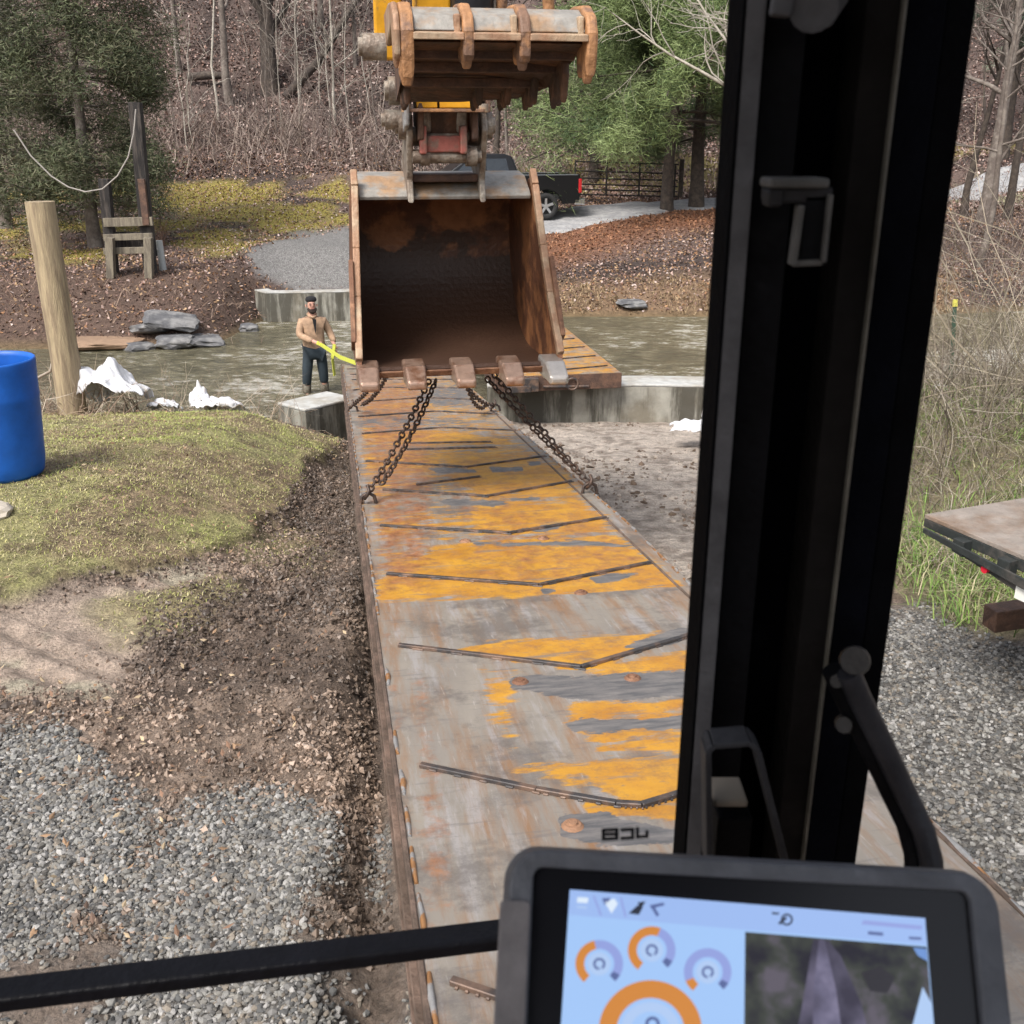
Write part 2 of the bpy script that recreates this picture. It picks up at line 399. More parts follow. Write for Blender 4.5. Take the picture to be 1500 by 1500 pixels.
wo = npmesh("creek_water", np.stack([WX.ravel(), WY.ravel(), np.full(WX.size, -4.2)], 1), np.stack([jj, jj + 1, jj + k + 1, jj + k], 1), water_mat(), smooth=True)
tag(wo, kind='structure')

# far gravel road
def strip(name, pts, w, mt, dz=.03, n=90):
    pts = np.array(pts, float); t = np.linspace(0, len(pts) - 1, n)
    cx = np.interp(t, range(len(pts)), pts[:, 0]); cy = np.interp(t, range(len(pts)), pts[:, 1])
    kern = np.ones(9) / 9
    cx = np.convolve(np.pad(cx, 4, 'edge'), kern, 'valid'); cy = np.convolve(np.pad(cy, 4, 'edge'), kern, 'valid')
    tx = np.gradient(cx); ty = np.gradient(cy); l = np.hypot(tx, ty); nx_, ny_ = -ty / l, tx / l
    K = 9; V = []
    for q in np.linspace(-.5, .5, K):
        ww = w * (1 + .1 * (vnoise(cx * 1.1, cy * 1.1, 3) - .5))
        x = cx + nx_ * q * ww; y = cy + ny_ * q * ww
        z = ground(x, y)[0] + dz + .05 * (1 - (2 * q) ** 2) - (.10 if abs(q) > .45 else 0)
        V.append(np.stack([x, y, z], 1))
    V = np.stack(V, 1)
    i = (np.arange(n - 1)[:, None] * K + np.arange(K - 1)[None]).ravel()
    o = npmesh(name, V.reshape(-1, 3), np.stack([i, i + 1, i + K + 1, i + K], 1), mt, smooth=True)
    return tag(o, kind='structure')
M_ROAD = mat("road_gravel", (.27, .27, .275), .9, col2=(.36, .355, .35), var=.28, scale=3.0, bump=.6, bscale=25)
strip("road", [(-2.6, 30.2), (-1, 31.9), (2.2, 33.8), (6, 37.2), (10, 40.5), (15, 43.8), (22, 47), (34, 51), (48, 54)], 3.1, M_ROAD)

# ------------------------------------------------------------------ scatter builders
def basis(n, az, tilt):
    """random orthonormal bases: normal tilted from z"""
    nz = np.stack([np.sin(tilt) * np.cos(az), np.sin(tilt) * np.sin(az), np.cos(tilt)], 1)
    a = RG.uniform(0, 2 * np.pi, n); ref = np.stack([np.cos(a), np.sin(a), np.zeros(n)], 1)
    x = np.cross(ref, nz); x /= np.linalg.norm(x, axis=1)[:, None] + 1e-9
    y = np.cross(nz, x); return x, y, nz
def leaves(name, P, size, cols, mt, parent=None, tilt=.9, asp=.6, curl=.25):
    n = len(P); x, y, z = basis(n, RG.uniform(0, 6.28, n), RG.uniform(0, tilt, n))
    s = size[:, None]
    v = np.stack([P - x * s * .5, P - y * s * asp * .5 + z * s * curl * .3, P + x * s * .5 + z * s * curl, P + y * s * asp * .5], 1)
    return npmesh(name, v.reshape(-1, 3), np.arange(4 * n).reshape(-1, 4), mt, parent, cols=np.repeat(cols, 4, 0))
_bm = bmesh.new(); bmesh.ops.create_icosphere(_bm, subdivisions=1, radius=1)
ICOV = np.array([v.co[:] for v in _bm.verts]); ICOF = np.array([[v.index for v in f.verts] for f in _bm.faces]); _bm.free()
OCT_V = np.array([[1, 0, 0], [-1, 0, 0], [0, 1, 0], [0, -1, 0], [0, 0, 1], [0, 0, -1.]]); OCT_F = np.array([[0, 2, 4], [2, 1, 4], [1, 3, 4], [3, 0, 4], [2, 0, 5], [1, 2, 5], [3, 1, 5], [0, 3, 5]])
def stones(name, P, size, cols, mt, flat=(.45, .8), tilt=.6, jit=.28, parent=None, octa=False):
    ICO_V, ICO_F = (OCT_V * 1.15, OCT_F) if octa else (ICOV, ICOF); K = len(ICO_V)
    n = len(P); x, y, z = basis(n, RG.uniform(0, 6.28, n), RG.uniform(0, tilt, n))
    L = ICO_V[None] * (1 + RG.uniform(-jit, jit, (n, K, 1)))
    L = L * np.stack([np.ones(n), RG.uniform(.55, .9, n), RG.uniform(*flat, n)], 1)[:, None, :]
    v = P[:, None] + size[:, None, None] * (L[..., 0:1] * x[:, None] + L[..., 1:2] * y[:, None] + L[..., 2:3] * z[:, None])
    f = ICO_F[None] + (np.arange(n) * K)[:, None, None]
    return npmesh(name, v.reshape(-1, 3), f.reshape(-1, 3), mt, parent, cols=np.repeat(cols, K, 0))
def blades(name, P, h, wd, cols, mt, lean=.5, parent=None):
    n = len(P); a = RG.uniform(0, 6.28, n); l = RG.uniform(0.1, lean, n)
    d = np.stack([np.cos(a), np.sin(a), np.zeros(n)], 1); sx = np.stack([-np.sin(a), np.cos(a), np.zeros(n)], 1)
    up = np.array([0, 0, 1.0])
    mid = P + up * (h * .55)[:, None] + d * (h * l * .35)[:, None]
    tip = P + up * (h * (1 - .35 * l))[:, None] + d * (h * l * 1.1)[:, None]
    w2 = sx * wd[:, None] * .5
    v = np.stack([P - w2, P + w2, mid + w2 * .8, mid - w2 * .8, tip], 1)
    b = (np.arange(n) * 5)[:, None]
    f = np.concatenate([b + [0, 1, 2], b + [0, 2, 3], b + [3, 2, 4]])
    return npmesh(name, v.reshape(-1, 3), f, mt, parent, cols=np.repeat(cols, 5, 0))
def pick(n, pal, var=.25):
    pal = np.array(pal); c_ = pal[RG.integers(0, len(pal), n)]
    return np.clip(c_ * RG.uniform(1 - var, 1 + var, (n, 1)), 0, 1)
def rnd(n, x0, x1, y0, y1): return RG.uniform(x0, x1, n), RG.uniform(y0, y1, n)
def tubes(Ps, Rs, k=4):
    """batch of polylines (B,n,3),(B,n) -> V,F"""
    B, n, _ = Ps.shape
    T = np.gradient(Ps, axis=1); T /= np.linalg.norm(T, axis=2, keepdims=True) + 1e-9
    ref = np.where(np.abs(T[:, :1, 2:3]) > .8, np.array([[[1., 0, 0]]]), np.array([[[0, 0, 1.]]]))
    Xv = np.cross(T, np.broadcast_to(ref, T.shape)); Xv /= np.linalg.norm(Xv, axis=2, keepdims=True) + 1e-9
    Yv = np.cross(T, Xv)
    a = 2 * np.pi * np.arange(k) / k
    V = Ps[:, :, None] + Rs[:, :, None, None] * (np.cos(a)[None, None, :, None] * Xv[:, :, None] + np.sin(a)[None, None, :, None] * Yv[:, :, None])
    b = (np.arange(B) * n * k)[:, None, None]; i = (np.arange(n - 1) * k)[None, :, None]; j = np.arange(k)[None, None]; j2 = (j + 1) % k
    F = np.stack([b + i + j, b + i + j2, b + i + k + j2, b + i + k + j], -1).reshape(-1, 4)
    return V.reshape(-1, 3), F
def merge(parts):
    Vs, Fs, o = [], [], 0
    for V, F in parts: Vs.append(V); Fs.append(F + o); o += len(V)
    return np.concatenate(Vs), np.concatenate(Fs)
def grow(P, Rr, nc, tmin, lf, ang, up, wig, rf, n=7, tmax=.98, lenabs=None):
    B, m_, _ = P.shape
    idx = np.repeat(np.arange(B), nc); N_ = len(idx)
    t = RG.uniform(tmin, tmax, N_) * (m_ - 1); i0 = np.minimum(t.astype(int), m_ - 2); fr = (t - i0)[:, None]
    st = P[idx, i0] * (1 - fr) + P[idx, i0 + 1] * fr
    r0 = (Rr[idx, i0] * (1 - fr[:, 0]) + Rr[idx, i0 + 1] * fr[:, 0]) * rf
    T = P[idx, i0 + 1] - P[idx, i0]; T /= np.linalg.norm(T, axis=1)[:, None]
    rv = RG.normal(size=(N_, 3)); rv -= T * (rv * T).sum(1)[:, None]; rv /= np.linalg.norm(rv, axis=1)[:, None]
    a = RG.normal(ang, .18, N_)[:, None]
    d = T * np.cos(a) + rv * np.sin(a)
    plen = np.linalg.norm(P[:, -1] - P[:, 0], axis=1)[idx]
    ln = (plen * lf if lenabs is None else np.full(N_, lenabs)) * RG.uniform(.55, 1.25, N_) * (1 - .35 * t / (m_ - 1))
    pts = [st]; 
    for s in range(n - 1):
        d = d + RG.normal(0, wig, (N_, 3)) + np.array([0, 0, up]); d /= np.linalg.norm(d, axis=1)[:, None]
        pts.append(pts[-1] + d * (ln / (n - 1))[:, None])
    Pc = np.stack(pts, 1); Rc = r0[:, None] * np.linspace(1, .25, n)[None]
    return Pc, Rc

def trunk_line(x, y, z, h, r, lean=(0, 0), wig=.04, n=9):
    p = np.zeros((1, n, 3)); t = np.linspace(0, 1, n)
    p[0, :, 0] = x + lean[0] * t + np.cumsum(RG.normal(0, wig, n)) - 0; p[0, :, 1] = y + lean[1] * t + np.cumsum(RG.normal(0, wig, n)); p[0, :, 2] = z - .3 + (h + .3) * t
    p[0, 0, :2] = (x, y)
    rr = (r * (1 - .75 * t) * (1 + .35 * np.exp(-t * 14)))[None]
    return p, rr
M_BARK = mat("bark_grey", (.13, .105, .09), .9, col2=(.21, .18, .155), var=.3, scale=4, bump=.6, bscale=14)
M_BARKD = mat("bark_dark", (.055, .043, .036), .9, col2=(.09, .07, .055), var=.3, scale=5, bump=.6, bscale=18)
M_BARKP = mat("bark_pale", (.36, .325, .27), .85, col2=(.5, .46, .40), var=.25, scale=3, bump=.3, bscale=14)
M_LEAF = vcmat("leaf_litter", .85, .25); M_FOL = vcmat("foliage", .7, .3); M_STONE = vcmat("stone", .85, .35); M_WETM = vcmat("damp_mud", .5, .5); M_GRASS = vcmat("grass_blades", .75, .3)

def bare_tree(x, y, h, r, label, mt=M_BARK, lean=(0, 0), nc=(12, 6, 4), tmin=.3, up=.08, group="bare trees on the leafy hillside", name="bare_tree", wig=.05, lf=.42, sub=True, z=None):
    z = gz(x, y) if z is None else z
    T = empty(name, (x, y, z), label, "tree", group)
    p, rr = trunk_line(0, 0, 0, h, r, lean, wig)
    V, F = tubes(p, rr, 8); npmesh("trunk", V, F, mt, T, smooth=True)
    parts = []
    P1, R1 = grow(p, rr, nc[0], tmin, lf, .85, up, .12, .55); parts.append(tubes(P1, R1, 5))
    P2, R2 = grow(P1, R1, nc[1], .2, .5, .7, up * .6, .16, .6); R2 = np.maximum(R2, .006); parts.append(tubes(P2, R2, 4))
    if sub:
        P3, R3 = grow(P2, R2, nc[2], .2, .5, .7, up * .4, .2, .65); R3 = np.maximum(R3, .005); parts.append(tubes(P3, R3, 3))
    V, F = merge(parts); npmesh("branches", V, F, mt, T, smooth=True)
    return T

# ------------------------------------------------------------------ ground cover
def put(x, y, lift=0.0):
    z, m_, u, v = ground(x, y); return np.stack([x, y, z + lift], 1), m_, u, v
GREY = [(.10, .10, .098), (.16, .155, .148), (.22, .215, .20), (.075, .073, .07), (.30, .29, .275), (.19, .165, .135), (.13, .122, .11), (.20, .19, .17)]
# loose gravel left and right of the slab
def gravel_scatter(name, n, box, smin, smax, label):
    x, y = rnd(n, *box); P, m_, u, v = put(x, y)
    keep = (m_['gravel'] * (.75 + .5 * fbm(x, y, 2.5, 2, 5)) > RG.uniform(.15, .95, n)) & (u > -120) & (u < 1620) & (v < 1600)
    P = P[keep]; k_ = len(P)
    s = RG.uniform(smin, smax, k_) * RG.choice([1, 1, 1, 1.45], k_); P[:, 2] += s * .25
    return tag(stones(name, P, s, pick(k_, GREY, .2), M_STONE), label, "gravel", kind='stuff')
gravel_scatter("gravel", 125000, (-3.4, .25, 2.0, 5.2), .006, .0125, "loose grey crushed stone beside the steel slab on the left")
gravel_scatter("gravel", 60000, (.9, 5.2, 1.9, 6.2), .007, .013, "loose grey crushed stone right of the cab pillar")
# mud clods
n = 340000; x, y = rnd(n, -5.0, .0, 2.6, 11.0); P, m_, u, v = put(x, y)
cl = fbm(x, y, 1.6, 3, 91)
keep = ((1 - m_['grass']) * (1 - m_['gravel'] * .93) * (1 - m_['wet'] * .93) * (.45 + .8 * sstep(.35, .6, cl)) > RG.uniform(.05, 1.2, n)) & (x < -1.02 + (6.31 - y) * .175) & (u > -60)
P = P[keep]; s = RG.gamma(1.2, .0036, len(P)) + .003; P[:, 2] += s * .2
wv_ = (.55 + .75 * sstep(.36, .62, fbm(P[:, 0], P[:, 1], 1.7, 4, 404)))[:, None]
tag(stones("mud_clods", P, np.minimum(s, .016), wv_ * pick(len(P), [(.15, .108, .08), (.21, .155, .118), (.095, .07, .053), (.26, .195, .15)], .3), M_WETM, (.7, 1.1), 1.2, .35, octa=True), "broken clods of churned brown mud beside the slab", "mud", kind='stuff')
n = 6000; x, y = rnd(n, -.2, 3.6, 4.5, 13.1); P, m_, u, v = put(x, y)
keep = (m_['pale'] * sstep(.5, .66, fbm(x, y, 1.3, 4, 92)) > RG.uniform(0, 1, n)); P = P[keep]; s = RG.gamma(1.6, .008, len(P)) + .005
tag(stones("mud_clods", P, np.minimum(s, .045), pick(len(P), [(.12, .085, .06), (.19, .15, .12), (.28, .24, .2)], .3), M_STONE, (.4, .8), 1.0, .35), "small dark crumbs on the pale dried mud right of the slab", "mud", kind='stuff')
n = 20000; x, y = rnd(n, -5.0, .0, 3.9, 11.0); P, m_, u, v = put(x, y); cl = fbm(x, y, 1.6, 3, 91)
keep = ((1 - m_['grass']) * (1 - m_['gravel'] * .9) * (1 - m_['wet'] * .95) * sstep(.40, .62, cl) > RG.uniform(.05, 1, n)) & (x < -1.04 + (6.31 - y) * .175) & (u > -60)
P = P[keep]; s = np.minimum(RG.gamma(1.6, .006, len(P)) + .007, .028); P[:, 2] += s * .1
tag(stones("mud_lumps", P, s, pick(len(P), [(.10, .073, .055), (.15, .11, .082), (.075, .055, .042)], .25), M_WETM, (.45, .8), .8, .4), "larger lumps of dark soil thrown up along the slab", "mud", kind='stuff')
# lawn on the left
n = 210000; x, y = rnd(n, -7.5, -.9, 4.0, 11.6); P, m_, u, v = put(x, y, -.01)
keep = (m_['grass'] * (1.9 * fbm(x, y, 1.9, 5, 101) - .25) > RG.uniform(.1, 1, n)) & (u > -80)
P = P[keep]; k_ = len(P); gn = fbm(P[:, 0], P[:, 1], .9, 3, 111)[:, None]
cg = pick(k_, [(.44, .41, .17), (.36, .37, .12), (.50, .45, .24), (.27, .29, .09), (.48, .41, .27), (.27, .22, .12)], .28)
cg = cg * np.where(gn > .55, np.array([[.88, 1.0, .72]]), 1.0)
tag(blades("lawn_grass", P, RG.uniform(.014, .040, k_), RG.uniform(.0035, .007, k_), cg, M_GRASS, 1.5), "short worn olive grass on the left bank", "grass", kind='stuff')
n = 5200; x, y = rnd(n, -6, -.9, 2.6, 11.4); P, m_, u, v = put(x, y, .03)
keep = (u > -40) & (x < -1.04 + (6.31 - y) * .175) & (fbm(x, y, 1.2, 3, 66) > RG.uniform(.3, .75, n)); P = P[keep]; k_ = len(P)
tag(leaves("leaf_litter", P, RG.uniform(.015, .045, k_), pick(k_, [(.28, .18, .11), (.20, .12, .08), (.40, .31, .20), (.12, .08, .06)], .25), M_LEAF, asp=.45), "a few dry leaves and straw bits blown over the near left bank", "leaves", kind='stuff')
# rank grass around the trailer at right
n = 60000; x, y = rnd(n, 1.6, 9, 4.6, 13.0); P, m_, u, v = put(x, y, -.01)
keep = (m_['rgrass'] * (.35 + .6 * (y < 7.5)) > RG.uniform(.1, 1, n)) & (u < 1600); P = P[keep]; k_ = len(P)
cg = pick(k_, [(.26, .25, .13), (.17, .27, .06), (.21, .28, .08), (.36, .32, .20), (.11, .19, .045)], .3)
tag(blades("bank_grass", P, RG.uniform(.06, .26, k_), RG.uniform(.005, .010, k_), cg, M_GRASS, 1.9), "long tangled green and straw grass round the trailer", "grass", kind='stuff')
# straw along far water edge and reeds
n = 26000; x, y = rnd(n, -1, 16, 25.3, 29.5); P, m_, u, v = put(x, y, -.02)
keep = (m_['straw'] * sstep(.35, .6, fbm(x, y, .9, 3, 9)) > RG.uniform(.1, 1, n)) & (P[:, 2] > -4.2); P = P[keep]; k_ = len(P)
tag(blades("dry_grass", P, RG.uniform(.05, .17, k_), RG.uniform(.014, .028, k_), pick(k_, [(.36, .27, .16), (.28, .20, .12), (.44, .33, .20), (.24, .17, .10)], .25), M_GRASS, 1.9), "dry straw grass along the far edge of the creek", "grass", kind='stuff')
# moss tufts on the far lawn
n = 150000; x, y = rnd(n, -19, 3, 25.5, 39.5); P, m_, u, v = put(x, y, -.02)
keep = (m_['moss'] * sstep(.38, .60, fbm(x, y, .8, 5, 201)) > RG.uniform(.1, 1, n)); P = P[keep]; k_ = len(P)
tag(blades("yellow_moss", P, RG.uniform(.03, .08, k_), RG.uniform(.010, .022, k_), pick(k_, [(.38, .31, .06), (.31, .27, .06), (.42, .31, .10), (.22, .20, .05), (.24, .17, .09)], .25), M_GRASS, 1.4), "yellow green mossy turf across the creek", "moss", kind='stuff')
# leaf litter: bank, then the hillside
LP = [(.26, .17, .14), (.17, .105, .085), (.40, .29, .25), (.11, .07, .06), (.30, .19, .15), (.50, .40, .36), (.07, .048, .042)]
n = 150000; x, y = rnd(n, -22, 24, 21.8, 40); P, m_, u, v = put(x, y, .015)
keep = ((1 - m_['moss'] * .5) * (1 - m_['fgrav'] * .93) * (1 - m_['brownbank'] * .45) * (1 - .2 * m_['straw']) > RG.uniform(.1, 1, n)) & (P[:, 2] > -4.1) & (u > -60) & (u < 1560)
P = P[keep]; u, v = u[keep], v[keep]; red = m_['red'][keep][:, None]; k_ = len(P)
cc = pick(k_, LP + [(.34, .20, .11), (.28, .15, .08), (.40, .27, .16), (.30, .19, .11)], .2); cc = cc * (1 - red) + pick(k_, [(.28, .13, .065), (.20, .09, .05), (.36, .19, .11), (.14, .08, .05)], .2) * red
tag(leaves("leaf_litter", P, RG.uniform(.05, .11, k_), cc, M_LEAF, tilt=1.2), "fallen brown leaves over the far creek bank", "leaves", kind='stuff')
n = 230000; x, y = rnd(n, -34, 38, 38.5, 72); P, m_, u, v = put(x, y, .03)
keep = (u > -60) & (u < 1560) & (v > -60) & ((1 - m_['moss']) > RG.uniform(0, 1, n)) & (fbm(x, y, .5, 4, 7) < RG.uniform(.35, .95, n)); P = P[keep]; k_ = len(P)
tag(leaves("leaf_litter", P, RG.uniform(.09, .19, k_), pick(k_, LP, .22), M_LEAF, tilt=1.3), "deep fallen leaves covering the wooded hillside", "leaves", kind='stuff')

# ------------------------------------------------------------------ hillside trees and brush
def at_ground(u, Yw):
    """world x for a pixel column at depth Y on the terrain"""
    x = 0
    for _ in range(6):
        z = gz(x, Yw); a = Yw * CP - z * SP; x = (u - 750) / 1500 * a
    return x
T = bare_tree(at_ground(396, 46.5), 46.5, 13, .33, "thick dark forked trunk high on the hillside above the lawn", M_BARKD, (-.4, .3), tmin=.16, nc=(9, 6, 4))
T = bare_tree(at_ground(338, 45), 45, 11, .17, "medium grey trunk on the hillside left of the thick forked one", M_BARK, (.2, .2))
T = bare_tree(at_ground(321, 43), 43, 9, .055, "slender pale crooked sapling on the hillside above the lawn", M_BARKP, (.5, 0), tmin=.5, nc=(6, 4, 3), wig=.10)
T = bare_tree(at_ground(492, 43), 43, 9, .06, "thin grey tree with pale side branches just left of the bucket thumb", M_BARKP, (.1, 0), tmin=.2, nc=(12, 5, 3), wig=.05)
T = bare_tree(at_ground(470, 50), 50, 12, .12, "grey tree leaning behind the fallen log on the slope", M_BARK, (.5, 0))
T = bare_tree(at_ground(728, 41.5), 41.5, 11, .13, "dark narrow trunk rising behind the roof of the black truck", M_BARKD, (0, .3), tmin=.45)
T = bare_tree(at_ground(745, 43), 43, 10, .07, "slim grey trunk between the black truck and the pines", M_BARK, (-.2, .3), tmin=.4)
for i, (uu, yy, hh, r_) in enumerate([(20, 44, 12, .13), (262, 47, 12, .12), (290, 53, 12, .12), (365, 52, 12, .1), (432, 46, 10, .06), (520, 47, 11, .08), (548, 51, 12, .14), (1130, 50, 12, .2), (880, 52, 13, .14), (1010, 54, 13, .16), (1250, 54, 13, .2), (1330, 56, 13, .18)]):
    bare_tree(at_ground(uu, yy), yy, hh, r_, "thin leafless grey tree standing in the hillside woods", M_BARK, (RG.normal(0, .5), RG.normal(0, .3)), nc=(10, 5, 3))
# saplings in front of the slope
for i in range(16):
    uu = RG.uniform(230, 560); yy = RG.uniform(40, 46)
    bare_tree(at_ground(uu, yy), yy, RG.uniform(3.5, 6.5), .026, "whippy grey sapling at the foot of the hillside", [M_BARK, M_BARKP][i % 2], (RG.normal(0, .5), 0), tmin=.15, nc=(8, 4, 2), group="saplings at the foot of the hillside", name="sapling", sub=False)
# fallen log and stump pieces
x0 = at_ground(418, 45.2)
mb = MB(); z0 = gz(x0, 45.2); mb.tube([(x0, 45.2, z0 + .15), (x0 + 1.3, 45.8, z0 + 1.5), (x0 + 2.4, 46.6, z0 + 3.2), (x0 + 3.4, 47.3, z0 + 4.7)], [.19, .17, .14, .08], 9)
tag(mb.build("fallen_log", M_BARKD), "dark fallen log propped diagonally across the hillside", "log")
x0 = at_ground(275, 46); z0 = gz(x0, 46); x1 = at_ground(335, 46.2)
mb = MB(); mb.tube([(x0, 46, z0 + .35), ((x0 + x1) / 2, 46.1, z0 + .42), (x1, 46.2, z0 + .42)], [.17, .16, .13], 9)
tag(mb.build("fallen_log", M_BARKD), "short black log lying level on the hillside leaves", "log")

def thicket(name, n, xr, yr, hr, rr, cols, label, upw=1.0, nseg=6, tw=2, bend=.22, filt=None, leanx=0.0):
    x, y = rnd(n, *xr, *yr); z, m_, u, v = ground(x, y)
    if filt is not None:
        k0 = filt(x, y, z, m_, u, v); x, y, z = x[k0], y[k0], z[k0]
    n = len(x); d = RG.normal(0, .45, (n, 3)); d[:, 0] += leanx; d[:, 2] = upw; d /= np.linalg.norm(d, axis=1)[:, None]
    h = RG.uniform(*hr, n); pts = [np.stack([x, y, z - .03], 1)]
    for s in range(nseg - 1):
        d = d + RG.normal(0, bend, (n, 3)); d[:, 2] -= .03 * s; d /= np.linalg.norm(d, axis=1)[:, None]
        pts.append(pts[-1] + d * (h / (nseg - 1))[:, None])
    P = np.stack(pts, 1); r_ = RG.uniform(*rr, n)[:, None] * np.linspace(1, .35, nseg)[None]
    parts = [tubes(P, r_, 3)]; cs = [np.repeat(pick(n, cols, .25), nseg * 3, 0)]
    if tw:
        P2, R2 = grow(P, r_, tw, .2, .45, .7, .02, .15, .7, n=5); parts.append(tubes(P2, R2, 3)); cs.append(np.repeat(pick(len(P2), cols, .25), 15, 0))
    V, F = merge(parts)
    return tag(npmesh(name, V, F, M_LEAF, cols=np.concatenate(cs)), label, "brush", kind='stuff')
GB = [(.24, .19, .16), (.17, .13, .115), (.33, .27, .23), (.12, .09, .08)]
thicket("hillside_brush", 1800, (-26, 4), (38.5, 42.5), (.8, 2.3), (.010, .02), GB, "grey leafless brush along the foot of the hill", filt=lambda x, y, z, m_, u, v: (u > -50) & (u < 800))
thicket("hillside_brush", 900, (-28, 22), (42, 56), (.6, 2.2), (.010, .02), GB, "scattered bare twiggy undergrowth up the hillside", filt=lambda x, y, z, m_, u, v: (u > -50))
thicket("hillside_brush", 350, (1, 24), (40.5, 44), (.5, 1.3), (.008, .016), GB, "low bare brush behind the metal gate")

# ------------------------------------------------------------------ steel slab being lowered
SD = Vector((-.179, 1.0216, -.119)).normalized()        # along the slab, away from the cab and downwards
ST = Vector((.985, .1727, 0)).normalized()              # across, to the right
SN = ST.cross(SD).normalized()
SO = Vector((-.99, 6.31, -2.255)) - SD * 5.35
def s_to_w(s, t, h=0): return SO + SD * s + ST * t + SN * h
def px_slab(u, v, h=0):
    r = Vector(ray(u, v)); k = (SO + SN * h).dot(SN) / r.dot(SN); p = r * k - SO
    return p.dot(SD), p.dot(ST)
SLEN, SWID = 15.3, 1.55
MW = Matrix((( ST.x, SD.x, SN.x, SO.x), (ST.y, SD.y, SN.y, SO.y), (ST.z, SD.z, SN.z, SO.z), (0, 0, 0, 1)))
def steel_mat(name, seed=0.0, orange=.5):
    m_ = bpy.data.materials.new(name); m_.use_nodes = True; N = m_.node_tree.nodes; L = m_.node_tree.links
    b = N["Principled BSDF"]; tc = N.new("ShaderNodeTexCoord")
    def noise(sc, st=(1, 1, 1), d=8, r=.65, loc=0):
        mp = N.new("ShaderNodeMapping"); mp.inputs["Scale"].default_value = st; mp.inputs["Location"].default_value = (loc + seed, loc, 0); L.new(tc.outputs["Object"], mp.inputs[0])
        n = N.new("ShaderNodeTexNoise"); n.inputs["Scale"].default_value = sc; n.inputs["Detail"].default_value = d; n.inputs["Roughness"].default_value = r; L.new(mp.outputs[0], n.inputs[0]); return n.outputs["Fac"]
    def mr(s, a0, a1, b0=0., b1=1.):
        r_ = N.new("ShaderNodeMapRange")
        for i, q in enumerate((a0, a1, b0, b1)): r_.inputs[i + 1].default_value = q
        L.new(s, r_.inputs[0]); return r_.outputs[0]
    def mth(op, p, q=0.):
        n = N.new("ShaderNodeMath"); n.operation = op
        for i, t in enumerate((p, q)):
            if isinstance(t, (int, float)): n.inputs[i].default_value = t
            else: L.new(t, n.inputs[i])
        return n.outputs[0]
    def mix(f, a, c_):
        n = N.new("ShaderNodeMix"); n.data_type = 'RGBA'
        if isinstance(f, float): n.inputs[0].default_value = f
        else: L.new(f, n.inputs[0])
        for i, t in ((6, a), (7, c_)):
            if isinstance(t, tuple): n.inputs[i].default_value = (*t, 1)
            else: L.new(t, n.inputs[i])
        return n.outputs[2]
    def att(a):
        n = N.new("ShaderNodeAttribute"); n.attribute_name = a; return n.outputs["Fac"]
    base = mix(mr(noise(1.3, (2.5, .8, 1)), .35, .65), (.22, .195, .17), (.29, .255, .21))
    base = mix(mr(noise(5, (2.2, .22, 1), 10, .7, loc=5), .47, .66, 0, .95), base, (.25, .135, .065))
    base = mix(mr(noise(4, (2.6, .3, 1), 10, .72, loc=17), .52, .62, 0, .75), base, (.33, .31, .30))
    base = mix(mr(noise(2.2, (1, 1, 1), 10, .75, loc=27), .50, .60, 0, .7), base, (.115, .10, .09))       # thin rust film, along the plate
    base = mix(mr(noise(16, (.25, 1.6, 1), loc=9), .56, .72, 0, .8), base, (.14, .125, .12))     # mill scale streaks, across
    base = mix(mr(noise(28, (1.8, .2, 1), loc=2), .60, .72, 0, .7), base, (.40, .37, .34))       # bright scuffs
    nz = noise(6, (.6, 2.2, 1), 10, .72, 13)
    of = mr(mth('ADD', att("orange"), mth('MULTIPLY', mth('SUBTRACT', nz, .5), 2.3)), .44, .62)
    oc = mix(mr(noise(3.2, (1, 1.4, 1), loc=21), .36, .62), (.42, .185, .026), (.56, .285, .03))
    oc = mix(mr(noise(7, (1.2, 1.2, 1), 10, .78, 31), .48, .66, 0, .95), oc, (.25, .13, .06))
    oc = mix(mr(noise(5, (.4, 2.4, 1), 10, .75, 33), .56, .64, 0, .8), oc, (.19, .165, .14))
    oc = mix(mr(noise(45, (.5, 1.5, 1), 4, .7, 37), .60, .68, 0, .6), oc, (.20, .16, .13))
    base = mix(of, base, oc)
    rf = mr(mth('ADD', att("rust"), mth('MULTIPLY', mth('SUBTRACT', noise(9, (1, 1, 1), 8, .7, 41), .5), 1.3)), .45, .75)
    base = mix(rf, base, mix(mr(noise(20, loc=3), .4, .6), (.20, .085, .04), (.36, .15, .06)))
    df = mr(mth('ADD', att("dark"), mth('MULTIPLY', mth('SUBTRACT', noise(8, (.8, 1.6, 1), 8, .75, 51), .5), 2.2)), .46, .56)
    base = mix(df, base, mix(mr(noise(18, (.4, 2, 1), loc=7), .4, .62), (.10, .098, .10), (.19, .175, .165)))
    L.new(base, b.inputs["Base Color"])
    L.new(mr(noise(9, (1, .4, 1), loc=61), .3, .7, .30, .75), b.inputs["Roughness"])
    b.inputs["Metallic"].default_value = .12
    bp = N.new("ShaderNodeBump"); bp.inputs["Strength"].default_value = .25; bp.inputs["Distance"].default_value = .004
    L.new(mth('ADD', noise(40, (1, .5, 1)), mth('MULTIPLY', of, .6)), bp.inputs["Height"]); L.new(bp.outputs[0], b.inputs["Normal"])
    return m_
M_PLATE = steel_mat("worn_painted_steel")
M_RUST = mat("rusty_steel", (.16, .075, .042), .75, col2=(.28, .15, .085), var=.35, scale=6, bump=.4, bscale=60)
M_RUSTD = mat("dark_rust", (.075, .042, .03), .7, col2=(.13, .07, .045), var=.3, scale=7, bump=.4, bscale=60)
